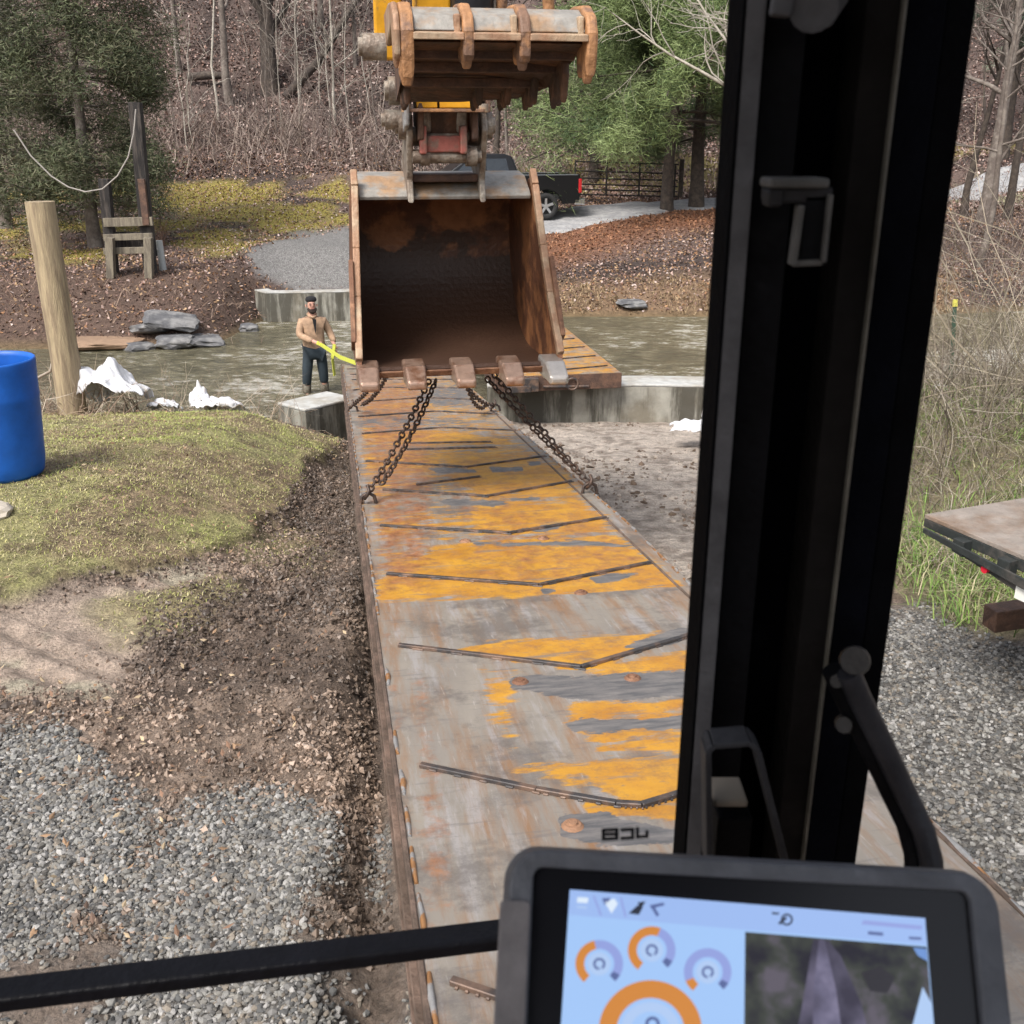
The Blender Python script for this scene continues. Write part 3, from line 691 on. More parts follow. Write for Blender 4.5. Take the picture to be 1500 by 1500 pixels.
M_WELD = mat("weld_bead", (.34, .33, .32), .45, .4, col2=(.34, .17, .07), var=.3, scale=9, c2lo=.48, c2hi=.52)
M_BAR = mat("bare_steel_bar", (.055, .05, .05), .45, .3, col2=(.17, .11, .08), var=.3, scale=9)
M_CHAIN = mat("chain_steel", (.05, .036, .03), .5, .4, col2=(.11, .065, .045), var=.3, scale=30)

slab = empty("steel_slab", (0, 0, 0), "long worn yellow and grey steel bridge slab hanging on chains in front of the cab", "bridge slab")
slab.matrix_world = MW
def deck_top(name, parent, M0, s0, s1, wid, polys, thick=.012):
    nt_, ns_ = 80, int((s1 - s0) * 34)
    tt = np.linspace(0, wid, nt_ + 1); ss = s0 + (s1 - s0) * np.linspace(0, 1, ns_ + 1)
    T2, S2 = np.meshgrid(tt, ss); T2 = T2.ravel(); S2 = S2.ravel()
    W = np.array(M0)[:3, :3] @ np.stack([T2, S2, np.zeros_like(T2)]) + np.array(M0)[:3, 3:4]
    u, v = proj(W[0], W[1], W[2])
    o_ = np.zeros_like(T2); d_ = np.zeros_like(T2); r_ = np.zeros_like(T2)
    for kind, val, wd, poly in polys:
        k_ = polymask(u, v, poly, wd) * val
        if kind == 'o': o_ = np.maximum(o_, k_)
        elif kind == '-': o_ = o_ * (1 - k_)
        elif kind == 'd': d_ = np.maximum(d_, k_)
        else: r_ = np.maximum(r_, k_)
    r_ = np.maximum(r_, .42 * np.exp(-((T2 - .03) / .05) ** 2)); r_ = np.maximum(r_, .40 * np.exp(-((T2 - wid + .02) / .04) ** 2))
    k = nt_ + 1
    i = (np.arange(ns_)[:, None] * k + np.arange(nt_)[None]).ravel(); nV = len(T2)
    zz = .0025 * (fbm(T2, S2, 1.2, 3, 5) - .5)
    V = np.stack([T2, S2, zz], 1); F = np.stack([i, i + 1, i + k + 1, i + k], 1)
    return npmesh(name, V, F, M_PLATE, parent, attrs={"orange": o_, "dark": d_, "rust": r_}, smooth=True)
polys = [
 ('o', .50, 60, [(505, 533), (700, 533), (735, 590), (830, 690), (700, 740), (525, 745)]),
 ('r', .62, 60, [(500, 535), (640, 540), (650, 700), (640, 880), (550, 885), (530, 740)]),
 ('r', .50, 40, [(640, 690), (900, 765), (1010, 855), (700, 870)]),
 ('r', .50, 50, [(590, 960), (640, 960), (700, 1350), (610, 1350)]),
 ('o', .85, 14, [(530, 632), (640, 628), (740, 640), (760, 655), (560, 650), (530, 645)]),
 ('o', .72, 12, [(535, 590), (640, 584), (640, 600), (535, 602)]),
 ('o', 1.0, 50, [(640, 655), (760, 655), (830, 690), (840, 712), (860, 735), (700, 735), (650, 690)]),
 ('o', .85, 50, [(530, 660), (660, 650), (660, 700), (530, 700)]),
 ('o', 1.0, 40, [(690, 735), (850, 728), (905, 775), (800, 788), (690, 780)]),
 ('o', .62, 50, [(530, 740), (700, 740), (720, 790), (545, 800)]),
 ('o', 1.0, 26, [(720, 790), (905, 782), (960, 820), (1012, 858), (920, 870), (690, 878), (555, 884), (550, 850), (640, 800)]),
 ('o', .60, 60, [(548, 795), (700, 790), (760, 878), (556, 884)]),
 ('-', 1.0, 5, [(555, 886), (700, 881), (1015, 860), (1080, 935), (990, 926), (680, 938), (560, 940)]),
 ('o', 1.0, 14, [(672, 950), (720, 940), (985, 925), (935, 958), (905, 978), (868, 981), (760, 968)]),
 ('o', .9, 18, [(868, 985), (960, 960), (1100, 940), (1100, 975), (960, 990), (930, 1003), (885, 998)]),
 ('o', .72, 30, [(850, 1022), (1120, 1012), (1120, 1110), (900, 1100), (840, 1060)]),
 ('o', 1.0, 22, [(890, 1112), (1160, 1090), (1160, 1165), (1000, 1172), (940, 1172), (890, 1150), (870, 1125)]),
 ('o', .66, 30, [(740, 1125), (890, 1108), (900, 1150), (860, 1160)]),
 ('o', .9, 14, [(860, 1170), (1000, 1180), (1160, 1160), (1180, 1210), (1000, 1200), (880, 1190)]),
 ('o', .58, 60, [(690, 960), (780, 975), (770, 1100), (720, 1060)]),
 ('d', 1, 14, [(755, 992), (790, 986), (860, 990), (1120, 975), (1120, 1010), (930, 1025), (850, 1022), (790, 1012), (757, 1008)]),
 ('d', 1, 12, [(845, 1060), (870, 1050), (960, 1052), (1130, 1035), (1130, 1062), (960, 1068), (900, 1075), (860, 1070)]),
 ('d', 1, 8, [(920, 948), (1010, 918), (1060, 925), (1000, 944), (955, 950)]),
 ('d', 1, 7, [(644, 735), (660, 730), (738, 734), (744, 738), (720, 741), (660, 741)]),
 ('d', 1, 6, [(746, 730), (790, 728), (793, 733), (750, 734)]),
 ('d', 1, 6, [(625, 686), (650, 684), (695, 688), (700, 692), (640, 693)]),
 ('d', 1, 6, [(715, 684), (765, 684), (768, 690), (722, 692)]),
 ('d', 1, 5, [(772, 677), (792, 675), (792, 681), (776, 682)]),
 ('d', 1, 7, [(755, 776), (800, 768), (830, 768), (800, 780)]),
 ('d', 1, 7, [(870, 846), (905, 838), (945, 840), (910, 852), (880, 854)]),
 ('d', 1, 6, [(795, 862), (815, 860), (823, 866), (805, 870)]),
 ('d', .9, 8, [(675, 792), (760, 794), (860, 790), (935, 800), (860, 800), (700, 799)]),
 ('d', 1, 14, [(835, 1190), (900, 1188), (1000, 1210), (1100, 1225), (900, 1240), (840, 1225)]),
 ('d', .62, 20, [(640, 560), (690, 560), (705, 600), (600, 600), (610, 575)]),
 ('d', .56, 24, [(510, 610), (600, 602), (730, 612), (740, 628), (520, 632)]),
 ('r', .9, 10, [(755, 990), (785, 990), (788, 1005), (760, 1006)]),
 ('r', .9, 10, [(930, 984), (958, 984), (960, 1000), (935, 1002)]),
 ('r', .9, 10, [(842, 1198), (870, 1196), (875, 1218), (848, 1222)]),
 ('r', .9, 8, [(850, 864), (868, 864), (868, 872), (852, 872)]),
]
deck_top("deck_plate", slab, MW, 0, SLEN, SWID, polys)
# side channels with lower flange, end plates, underside
mb = MB()
for t0, sg in ((0, -1), (SWID, 1)):
    mb.box((t0 + sg * .004, SLEN / 2, -.125), (.016, SLEN, .262))
    mb.box((t0 + sg * .020, SLEN / 2, -.05), (.022, SLEN, .014))
    mb.box((t0 + sg * .018, SLEN / 2, -.243), (.022, SLEN, .016))
mb.box((SWID / 2, -.004, -.13), (SWID - .03, .014, .25)); mb.box((SWID / 2, SLEN + .004, -.13), (SWID - .03, .014, .25))
mb.box((SWID / 2, SLEN / 2, -.0085), (SWID - .02, SLEN, .010))
mb.build("side_channel", mat("channel_rust", (.085, .058, .042), .75, col2=(.15, .10, .075), var=.35, scale=5, bump=.4, bscale=60), slab, bevel=.003, seg=1)
# stitch welds along both edges
mb = MB(); s = .1
while s < SLEN:
    l = RG.uniform(.10, .22)
    for t0 in (.012, SWID - .012):
        if RG.random() < .85: mb.tube([(t0, s, 0), (t0 + RG.uniform(-.004, .004), s + l * .5, .003), (t0, s + l, 0)], [.006, RG.uniform(.008, .012), .006], 6)
    s += l + RG.uniform(.03, .12)
mb.build("edge_weld", M_WELD, slab)
CH = [[(662, 1440), (740, 1462), (905, 1500), (1110, 1460)], [(618, 1123), (800, 1158), (925, 1177), (965, 1179), (1010, 1166), (1160, 1120)],
      [(585, 947), (865, 978), (1015, 935), (1070, 916)], [(567, 842), (795, 858), (960, 825)], [(557, 771), (745, 782), (888, 759)],
      [(561, 718), (712, 728), (837, 706)], [(610, 711), (703, 699)], [(536, 676), (682, 685), (798, 669)], [(596, 659), (726, 656)], [(600, 650), (719, 648)],
      [(530, 636), (648, 627), (759, 631)], [(525, 611), (637, 603), (733, 607)], [(533, 589), (620, 583), (712, 586)], [(517, 572), (560, 568), (690, 569)],
      [(515, 557), (535, 556), (680, 556)], [(513, 549), (650, 548)], [(508, 541), (650, 540)]]
for pl in CH:
    q = [px_slab(*p) for p in pl]
    q = [(s_, min(max(t_, .06), SWID - .05)) for s_, t_ in q]
    mb = MB()
    for a, b in zip(q, q[1:]): mb.bar((a[1], a[0], .007), (b[1], b[0], .007), .022, .014)
    for (a, b) in zip(q, q[1:]):
        for f_ in np.arange(.08, 1, .22):
            x_ = a[1] + (b[1] - a[1]) * f_; y_ = a[0] + (b[0] - a[0]) * f_
            x2_ = a[1] + (b[1] - a[1]) * (f_ + .06); y2_ = a[0] + (b[0] - a[0]) * (f_ + .06)
            mb.tube([(x_, y_ - .013, .002), (x2_, y2_ - .013, .002)], .006, 5)
    mb.build("traction_bar", M_BAR, slab, bevel=.002, seg=1)
for p in [(772, 998), (945, 992), (857, 1208), (859, 868), (682, 793), (797, 789)]:
    s_, t_ = px_slab(*p); mb = MB(); mb.tube([(t_, s_, 0), (t_, s_, .009)], [.035, .026], 12); mb.tube([(t_, s_, .009), (t_, s_, .014)], [.018, .016], 6)
    mb.build("plug_weld", M_RUST, slab)
for p in [(538, 738), (868, 722), (515, 603), (733, 602)]:
    s_, t_ = px_slab(*p); mb = MB()
    t_ = min(max(t_, .05), SWID - .03)
    mb.tube([(t_ - .05, s_, 0), (t_ - .04, s_, .05), (t_, s_, .075), (t_ + .04, s_, .05), (t_ + .05, s_, 0)], .012, 8); mb.build("lifting_eye", M_CHAIN, slab)

# the slab narrows a little towards its near end
for o in slab.children:
    me = o.data; a_ = np.zeros(len(me.vertices) * 3, np.float32); me.vertices.foreach_get("co", a_); a_ = a_.reshape(-1, 3)
    a_[:, 0] *= 1 - .10 * np.clip((4.4 - a_[:, 1]) / 4.4, 0, 1); me.vertices.foreach_set("co", a_.ravel()); me.update()

# ------------------------------------------------------------------ slab already lying across the creek
BO = Vector((-.20, 12.80, -2.87)); bd = Vector((-.1657, .986, 0)).normalized(); bt = Vector((.986, .1657, 0)).normalized()
MB2 = Matrix(((bt.x, bd.x, 0, BO.x), (bt.y, bd.y, 0, BO.y), (0, 0, 1, BO.z), (0, 0, 0, 1)))
b2 = empty("bridge_deck", (0, 0, 0), "rusty yellow steel slab already resting on the concrete abutment behind the bucket", "bridge slab"); b2.matrix_world = MB2
def deck2():
    ns_, nt_ = 220, 40; k = nt_ + 1
    T2, S2 = np.meshgrid(np.linspace(0, 1.63, nt_ + 1), np.linspace(0, 15.2, ns_ + 1)); T2 = T2.ravel(); S2 = S2.ravel()
    i = (np.arange(ns_)[:, None] * k + np.arange(nt_)[None]).ravel()
    npmesh("deck_plate", np.stack([T2, S2, 0 * T2], 1), np.stack([i, i + 1, i + k + 1, i + k], 1), M_PLATE, b2, attrs={"orange": .56 + 0 * T2, "dark": .1 * np.ones_like(T2), "rust": .2 + .3 * (T2 > 1.5)}, smooth=True)
deck2()
mb = MB(); mb.box((.815, 7.6, -.1), (1.62, 15.18, .18)); mb.box((-.004, 7.6, -.10), (.016, 15.2, .19)); mb.box((1.634, 7.6, -.10), (.016, 15.2, .19)); mb.box((.815, -.006, -.10), (1.655, .018, .195))
mb.build("side_channel", M_RUSTD, b2, bevel=.004, seg=1)
for i in range(22):
    mb = MB(); y0 = .28 + i * .66; mb.bar((.08, y0 + .10, .008), (.75, y0 - .06, .008), .022, .016); mb.bar((.75, y0 - .06, .008), (1.56, y0 + .14, .008), .022, .016)
    mb.build("traction_bar", M_BAR, b2)
mb = MB(); mb.box((.32, -.06, -.10), (.42, .09, .17)); mb.box((.25, -.12, -.14), (.34, .05, .08)); mb.tube([(.60, -.035, -.14), (1.2, -.035, -.155)], .018, 8)
mb.build("end_bracket", M_BAR, b2, bevel=.005)
mb = MB(); mb.tube([(.98 + .075 * math.cos(a), -.045, -.115 + .075 * math.sin(a)) for a in np.linspace(0, 6.28, 15)[:-1]], .014, 7, closed=True); mb.build("lifting_ring", M_BAR, b2)

# ------------------------------------------------------------------ concrete
def conc_mat(name, c1, c2, c3):
    m_ = mat(name, c1, .85, col2=c2, var=.25, scale=1.6, bump=.35, bscale=12); N = m_.node_tree.nodes; L = m_.node_tree.links
    b = N["Principled BSDF"]; src = b.inputs["Base Color"].links[0].from_socket
    tc = N.new("ShaderNodeTexCoord"); mp = N.new("ShaderNodeMapping"); mp.inputs["Scale"].default_value = (1, 1, .12); L.new(tc.outputs["Object"], mp.inputs[0])
    n = N.new("ShaderNodeTexNoise"); n.inputs["Scale"].default_value = 3.2; n.inputs["Detail"].default_value = 8; n.inputs["Roughness"].default_value = .7; L.new(mp.outputs[0], n.inputs[0])
    r = N.new("ShaderNodeMapRange"); r.inputs[1].default_value = .44; r.inputs[2].default_value = .56; r.inputs[4].default_value = .9; L.new(n.outputs["Fac"], r.inputs[0])
    geo = N.new("ShaderNodeNewGeometry"); sx = N.new("ShaderNodeSeparateXYZ"); L.new(geo.outputs["Normal"], sx.inputs[0])
    side = N.new("ShaderNodeMath"); side.operation = 'LESS_THAN'; side.inputs[1].default_value = .5; L.new(sx.outputs[2], side.inputs[0])
    mu = N.new("ShaderNodeMath"); mu.operation = 'MULTIPLY'; L.new(r.outputs[0], mu.inputs[0]); L.new(side.outputs[0], mu.inputs[1])
    mx = N.new("ShaderNodeMix"); mx.data_type = 'RGBA'; mx.inputs[7].default_value = (*c3, 1); L.new(mu.outputs[0], mx.inputs[0]); L.new(src, mx.inputs[6]); L.new(mx.outputs[2], b.inputs["Base Color"])
    return m_
M_CONC = conc_mat("stained_concrete", (.30, .29, .25), (.20, .18, .14), (.06, .055, .042))
M_CTOP = mat("concrete_cap", (.42, .42, .40), .85, col2=(.33, .31, .27), var=.25, scale=3)
def wall(name, pts, z0, z1, th, label, cat="retaining wall", cap=.035, capname="wall_top", mt=None):
    """pts: front line left->right; thickness goes away from the camera"""
    T = empty(name, (pts[0][0], pts[0][1], z0), label, cat); O = Vector((pts[0][0], pts[0][1], z0))
    n = len(pts); P = [Vector((p[0], p[1], 0)) for p in pts]; offs = []
    for i in range(n):
        t = (P[min(i + 1, n - 1)] - P[max(i - 1, 0)]).normalized(); offs.append(P[i] + Vector((-t.y, t.x, 0)) * th)
    def solid(za, zb, ex):
        mb = MB(); fr = []; bk = []
        for i in range(n):
            d = (offs[i] - P[i]).normalized(); fr.append(P[i] - d * ex); bk.append(offs[i] + d * ex)
        if ex:
            e = (P[1] - P[0]).normalized() * ex; fr[0] -= e; bk[0] -= e; e = (P[-1] - P[-2]).normalized() * ex; fr[-1] += e; bk[-1] += e
        vs = [Vector((p.x, p.y, z)) - Vector((O.x, O.y, O.z)) for z in (za, zb) for p in fr + bk]
        fs = []; m2 = 2 * n
        for i in range(n - 1):
            fs += [(i, i + 1, m2 + i + 1, m2 + i), (n + i + 1, n + i, m2 + n + i, m2 + n + i + 1), (m2 + i, m2 + i + 1, m2 + n + i + 1, m2 + n + i), (i + 1, i, n + i, n + i + 1)]
        fs += [(0, m2, m2 + n, n), (n - 1, 2 * n - 1, m2 + 2 * n - 1, m2 + n - 1)]
        return mb.add(vs, fs)
    solid(z0, z1 - cap, 0).build("wall_face", mt or M_CONC, T, bevel=.012)
    solid(z1 - cap, z1, .006).build(capname, M_CTOP, T, bevel=.012)
    return T
wall("abutment_wall", [(-.32, 13.22), (1.0, 13.27), (1.85, 13.30), (2.75, 13.22), (4.6, 12.9)], -4.6, -3.075, .52, "streaked concrete abutment wall under the end of the bridge deck, right of the slab")
wall("abutment_block", [(-2.48, 11.95), (-1.98, 12.55)], -4.6, -3.07, .52, "low concrete wing block beside the left edge of the slab, near the man")
wall("seat_wall", [(-1.95, 12.75), (-.36, 13.2)], -4.6, -3.42, .5, "low concrete seat hidden under the hanging steel slab")
# far wall
pf = [(376, 462), (392, 464), (450, 463), (520, 462), (600, 463)]
pts = []
for (u_, v_), Yw in zip(pf, (25.2, 24.75, 24.8, 25.0, 25.2)):
    r = ray(u_, v_); pts.append((r[0] / r[1] * Yw, Yw))
wall("far_abutment_wall", pts, -4.7, -3.49, .35, "pale concrete wall on the far bank behind the man")

# ------------------------------------------------------------------ excavator arm: stick, bucket, thumb
hd = Vector((-.1735, .9848, 0)); rd = Vector((.9848, .1735, 0))
ARM_R = .79
arm_o = rd * ARM_R + hd * 7.0
MA = Matrix(((rd.x, hd.x, 0, arm_o.x), (rd.y, hd.y, 0, arm_o.y), (0, 0, 1, 0), (0, 0, 0, 1)))   # local x across, y away, z up (world z)
arm = empty("excavator", (0, 0, 0), "rusty excavator arm with open bucket and raised thumb above the slab", "excavator arm"); arm.matrix_world = MA
def rust_in_mat():
    m_ = mat("bucket_inside", (.21, .085, .035), .6, col2=(.30, .15, .065), var=.35, scale=2.2, bump=.25, bscale=30)
    return m_
M_BOUT = mat("bucket_edge_steel", (.30, .17, .10), .6, .1, col2=(.40, .30, .20), var=.35, scale=4, bump=.3, bscale=40)
M_BIN = mat("bucket_inside_rust", (.30, .13, .055), .5, c2lo=.44, c2hi=.52, col2=(.12, .05, .026), var=.4, scale=2.5, bump=.3, bscale=30)
M_BDK = mat("bucket_floor_dark", (.030, .022, .018), .32, col2=(.17, .075, .035), var=.4, scale=1.7, c2lo=.57, c2hi=.63, bump=.2, bscale=20)
M_GREYP = mat("worn_grey_plate", (.27, .255, .23), .55, .15, col2=(.33, .21, .12), var=.35, scale=5, bump=.2, bscale=40, c2lo=.46, c2hi=.62)
M_TOOTH = mat("polished_tooth", (.36, .24, .18), .32, .55, col2=(.20, .10, .06), var=.25, scale=8, c2lo=.5, c2hi=.65)
M_TOOTHS = mat("shiny_worn_tooth", (.50, .46, .42), .28, .6, var=.15, scale=8)
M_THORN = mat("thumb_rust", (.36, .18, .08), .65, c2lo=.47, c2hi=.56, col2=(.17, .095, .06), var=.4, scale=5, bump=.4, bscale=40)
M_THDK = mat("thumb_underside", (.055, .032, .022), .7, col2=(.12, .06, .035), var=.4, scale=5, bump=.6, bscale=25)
M_YEL = mat("machine_yellow", (.74, .36, .02), .45, col2=(.40, .22, .06), var=.2, scale=4, c2lo=.6, c2hi=.66)
M_PIN = mat("greasy_steel", (.20, .155, .12), .5, .3, col2=(.34, .30, .25), var=.35, scale=9, bump=.4, bscale=50)
M_BLKH = mat("black_hose", (.015, .018, .022), .4)

bk = empty("bucket"); bk.parent = arm; bk.location = (0, 0, .035)
prof = [(.03, -.425), (.20, -.35), (.40, -.325), (.62, -.36), (.82, -.44), (.95, -.66), (.98, -.90), (.90, -1.14), (.70, -1.35), (.40, -1.45), (.02, -1.455), (-.36, -1.425), (-.70, -1.375)]
def half(y, z):     # half width of the bucket, a little wider towards the lip
    return .575 + .045 * np.clip((-.36 - z) / 1.0, 0, 1)
def shell(name, mt, off, a, b):
    V = []; n = b - a
    for i in range(a, b):
        y, z = prof[i]; j0, j1 = prof[max(i - 1, 0)], prof[min(i + 1, len(prof) - 1)]
        ty, tz = j1[0] - j0[0], j1[1] - j0[1]; l = math.hypot(ty, tz); ny_, nz_ = -tz / l, ty / l      # outward
        for o_ in (off, off + .022):
            yy = y + ny_ * o_; zz = z + nz_ * o_; h = half(y, z)
            V += [(-h, yy, zz), (h, yy, zz)]
    F = []
    for i in range(n - 1):
        b0 = i * 4; F += [(b0, b0 + 1, b0 + 5, b0 + 4), (b0 + 3, b0 + 2, b0 + 6, b0 + 7), (b0 + 2, b0, b0 + 4, b0 + 6), (b0 + 1, b0 + 3, b0 + 7, b0 + 5)]
    F += [(0, 2, 3, 1), (n * 4 - 4, n * 4 - 3, n * 4 - 1, n * 4 - 2)]
    mb = MB(); mb.add(V, F, smooth=False); return mb.build(name, mt, bk)
# attribute-free shader mix: the inner shell is darkest low down; done with the object's own height
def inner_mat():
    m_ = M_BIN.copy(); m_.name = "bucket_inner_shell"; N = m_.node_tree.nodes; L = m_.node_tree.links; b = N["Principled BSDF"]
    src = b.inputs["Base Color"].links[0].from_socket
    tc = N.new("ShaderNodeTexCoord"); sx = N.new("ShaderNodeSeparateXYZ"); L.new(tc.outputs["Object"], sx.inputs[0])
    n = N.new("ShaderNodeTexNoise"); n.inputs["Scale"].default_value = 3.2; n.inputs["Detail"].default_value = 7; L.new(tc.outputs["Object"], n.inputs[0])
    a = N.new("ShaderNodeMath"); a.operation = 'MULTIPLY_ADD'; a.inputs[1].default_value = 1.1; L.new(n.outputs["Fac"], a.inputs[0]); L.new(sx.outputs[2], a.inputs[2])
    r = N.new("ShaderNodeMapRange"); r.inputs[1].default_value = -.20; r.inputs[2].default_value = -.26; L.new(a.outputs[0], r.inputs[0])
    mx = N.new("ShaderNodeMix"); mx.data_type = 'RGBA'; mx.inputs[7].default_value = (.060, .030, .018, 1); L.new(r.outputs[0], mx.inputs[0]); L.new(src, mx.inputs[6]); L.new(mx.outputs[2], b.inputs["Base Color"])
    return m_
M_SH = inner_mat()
# bucket shell as a smooth curve
def dense(pr, k=6):
    P = np.array(pr); n = len(P); out = []
    for i in range(n - 1):
        p0, p1, p2, p3 = P[max(i - 1, 0)], P[i], P[i + 1], P[min(i + 2, n - 1)]
        for t in np.arange(k) / k:
            out.append(.5 * ((2 * p1) + (-p0 + p2) * t + (2 * p0 - 5 * p1 + 4 * p2 - p3) * t ** 2 + (-p0 + 3 * p1 - 3 * p2 + p3) * t ** 3))
    out.append(P[-1]); return [tuple(p) for p in out]
prof = dense(prof, 5)
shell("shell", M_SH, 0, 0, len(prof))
# top plate in worn grey (outside of the shell, over the ears), flat
mb = MB(); P_ = [(.03, -.36), (.46, -.205), (.46, -.18), (.03, -.334)]
P_ = [(-.02, -.425), (.03, -.39), (.20, -.31), (.40, -.285), (.52, -.295), (.52, -.268), (.40, -.258), (.19, -.282), (.02, -.362), (-.03, -.40)]
mb.prism(P_, -.565, .565, ((1, 0, 0), (0, 1, 0), (0, 0, 1))); mb.build("top_plate", M_GREYP, bk, bevel=.006)
# side walls
side = [(-.02, -.30), (.12, -.30)] + [(y, z) for y, z in prof[5:-2]] + [(-.72, -1.40), (-.69, -1.31), (-.42, -1.0), (-.24, -.72)]
for sg in (-1, 1):
    V = []; nn = len(side)
    for o_ in (0, .028):
        for y, z in side: V.append((sg * (half(y, z) + o_), y, z))
    F = [tuple(range(nn)), tuple(range(2 * nn - 1, nn - 1, -1))] + [(i, i + nn, (i + 1) % nn + nn, (i + 1) % nn) for i in range(nn)]
    MB().add(V, F).build("side_wall", M_BIN, bk)
    # edge bar
    mb = MB(); ed = [(.05, -.25), (-.045, -.34), (-.245, -.71), (-.425, -.99), (-.70, -1.33)]
    for a, b in zip(ed, ed[1:]):
        h1, h2 = half(*a) + .015, half(*b) + .015
        mb.bar((sg * h1, a[0], a[1]), (sg * h2, b[0], b[1]), .055, .045, up=(1, 0, 0))
    mb.build("side_edge", M_BOUT, bk, bevel=.008)
    mb = MB(); mb.bar((sg * .645, -.28, -.80), (sg * .66, -.60, -1.26), .14, .03, up=(1, 0, 0)); mb.build("side_cutter", M_RUST, bk, bevel=.006)
mb = MB(); mb.prism([(-.76, -1.395), (-.52, -1.42), (-.52, -1.455), (-.74, -1.435)], -.635, .635, ((1, 0, 0), (0, 1, 0), (0, 0, 1))); mb.build("lip", M_RUST, bk, bevel=.006)
for i, xx in enumerate((-.585, -.30, 0, .30, .575)):
    mb = MB(); 
    w0, w1 = .062, .058
    sec = [(-.60, -1.345, -1.46, .070), (-.76, -1.36, -1.47, .070), (-.80, -1.355, -1.47, .064), (-.925, -1.415, -1.475, .060), (-.94, -1.425, -1.470, .054)]
    V = []
    for y, zt, zb, ww in sec: V += [(xx - ww, y, zb), (xx + ww, y, zb), (xx + ww, y, zt), (xx - ww, y, zt)]
    F = [(0, 1, 2, 3), tuple(len(V) - 1 - q for q in range(4))]
    for q in range(len(sec) - 1):
        for e in range(4): F.append((q * 4 + e, q * 4 + (e + 1) % 4, q * 4 + 4 + (e + 1) % 4, q * 4 + 4 + e))
    mb.add(V, F); o = mb.build("tooth", M_TOOTHS if i == 4 else M_TOOTH, bk, bevel=.018, seg=3)
    if i == 4: o['label'] = "shiny worn silver tooth at the right end"
# ears
ear = [(-.10, -.44), (-.06, -.30), (-.14, -.14), (-.20, .0), (-.16, .10), (-.06, .15), (.08, .10), (.20, -.02), (.34, -.17), (.40, -.20), (.10, -.33)]
for sg in (-1, 1):
    mb = MB(); mb.prism(ear, sg * .235 - .020, sg * .235 + .020, ((1, 0, 0), (0, 1, 0), (0, 0, 1))); mb.build("ear_plate", M_PIN, bk, bevel=.01)
    mb = MB(); mb.tube([(sg * .25, -.05, .03), (sg * .30, -.05, .03)], .085, 18); mb.tube([(sg * .30, -.05, .03), (sg * .32, -.05, .03)], .05, 14); mb.build("pin_boss", M_PIN, bk, bevel=.006)
mb = MB(); mb.box((0, .14, -.29), (.44, .30, .05)); mb.build("ear_base", M_RUSTD, bk, bevel=.01)
# linkage
lk = empty("linkage"); lk.parent = arm
mb = MB(); mb.tube([(-.24, -.05, -.0), (.24, -.05, -.0)], .058, 16); mb.build("cross_pin", M_PIN, lk)
mb = MB(); mb.tube([(-.22, -.12, -.12), (.22, -.12, -.12)], .042, 16); mb.tube([(-.17, -.12, -.12), (-.11, -.12, -.12)], .056, 14); mb.tube([(.12, -.12, -.12), (.19, -.12, -.12)], .062, 14); mb.build("cross_pin", M_PIN, lk)
M_REDW = mat("worn_red_paint", (.30, .09, .07), .6, col2=(.17, .12, .09), var=.3, scale=10)
mb = MB(); mb.box((-.03, -.15, -.045), (.28, .05, .10)); mb.box((-.155, -.17, -.02), (.045, .08, .17)); mb.box((.10, -.17, -.02), (.045, .08, .17)); mb.build("latch_block", M_REDW, lk, bevel=.01)
for sx in (-.13, .10):
    mb = MB(); mb.prism([(-.14, .02), (-.15, .22), (-.12, .26), (-.04, .26), (0, .20), (0, .02)], sx - .035, sx + .035, ((1, 0, 0), (0, 1, 0), (0, 0, 1))); mb.build("clevis", M_PIN, lk, bevel=.02, seg=3)
for sg, o_ in ((-1, .0), (1, .0)):
    mb = MB(); mb.prism([(-.22, -.02), (-.24, .16), (-.20, .42), (-.1, .50), (.05, .44), (.1, .1), (.04, -.06)], sg * .17 - .02, sg * .17 + .02, ((1, 0, 0), (0, 1, 0), (0, 0, 1))); mb.build("link_plate", M_RUSTD, lk, bevel=.012)
for (xx, yy, zz, r_) in ((-.30, -.02, .27, .085), (-.33, -.06, .10, .06), (-.46, -.30, .50, .075)):
    mb = MB(); mb.tube([(xx - .05, yy, zz), (xx + .09, yy, zz)], r_, 16); mb.tube([(xx - .075, yy, zz), (xx - .05, yy, zz)], r_ * .7, 14); mb.build("pin_boss", M_PIN, lk, bevel=.008)
mb = MB(); mb.prism([(-.30, .06), (-.36, .30), (-.46, .55), (-.36, .62), (-.10, .40), (-.02, .16), (-.12, .02)], -.275, -.245, ((1, 0, 0), (0, 1, 0), (0, 0, 1))); mb.build("side_link", mat("scraped_grey_steel", (.34, .34, .34), .5, .3, col2=(.18, .12, .09), var=.3, scale=8), lk, bevel=.01)
mb = MB(); mb.prism([(-.20, .14), (-.16, .42), (.06, .46), (.12, .16)], .245, .275, ((1, 0, 0), (0, 1, 0), (0, 0, 1))); mb.build("side_link", M_RUSTD, lk, bevel=.01)
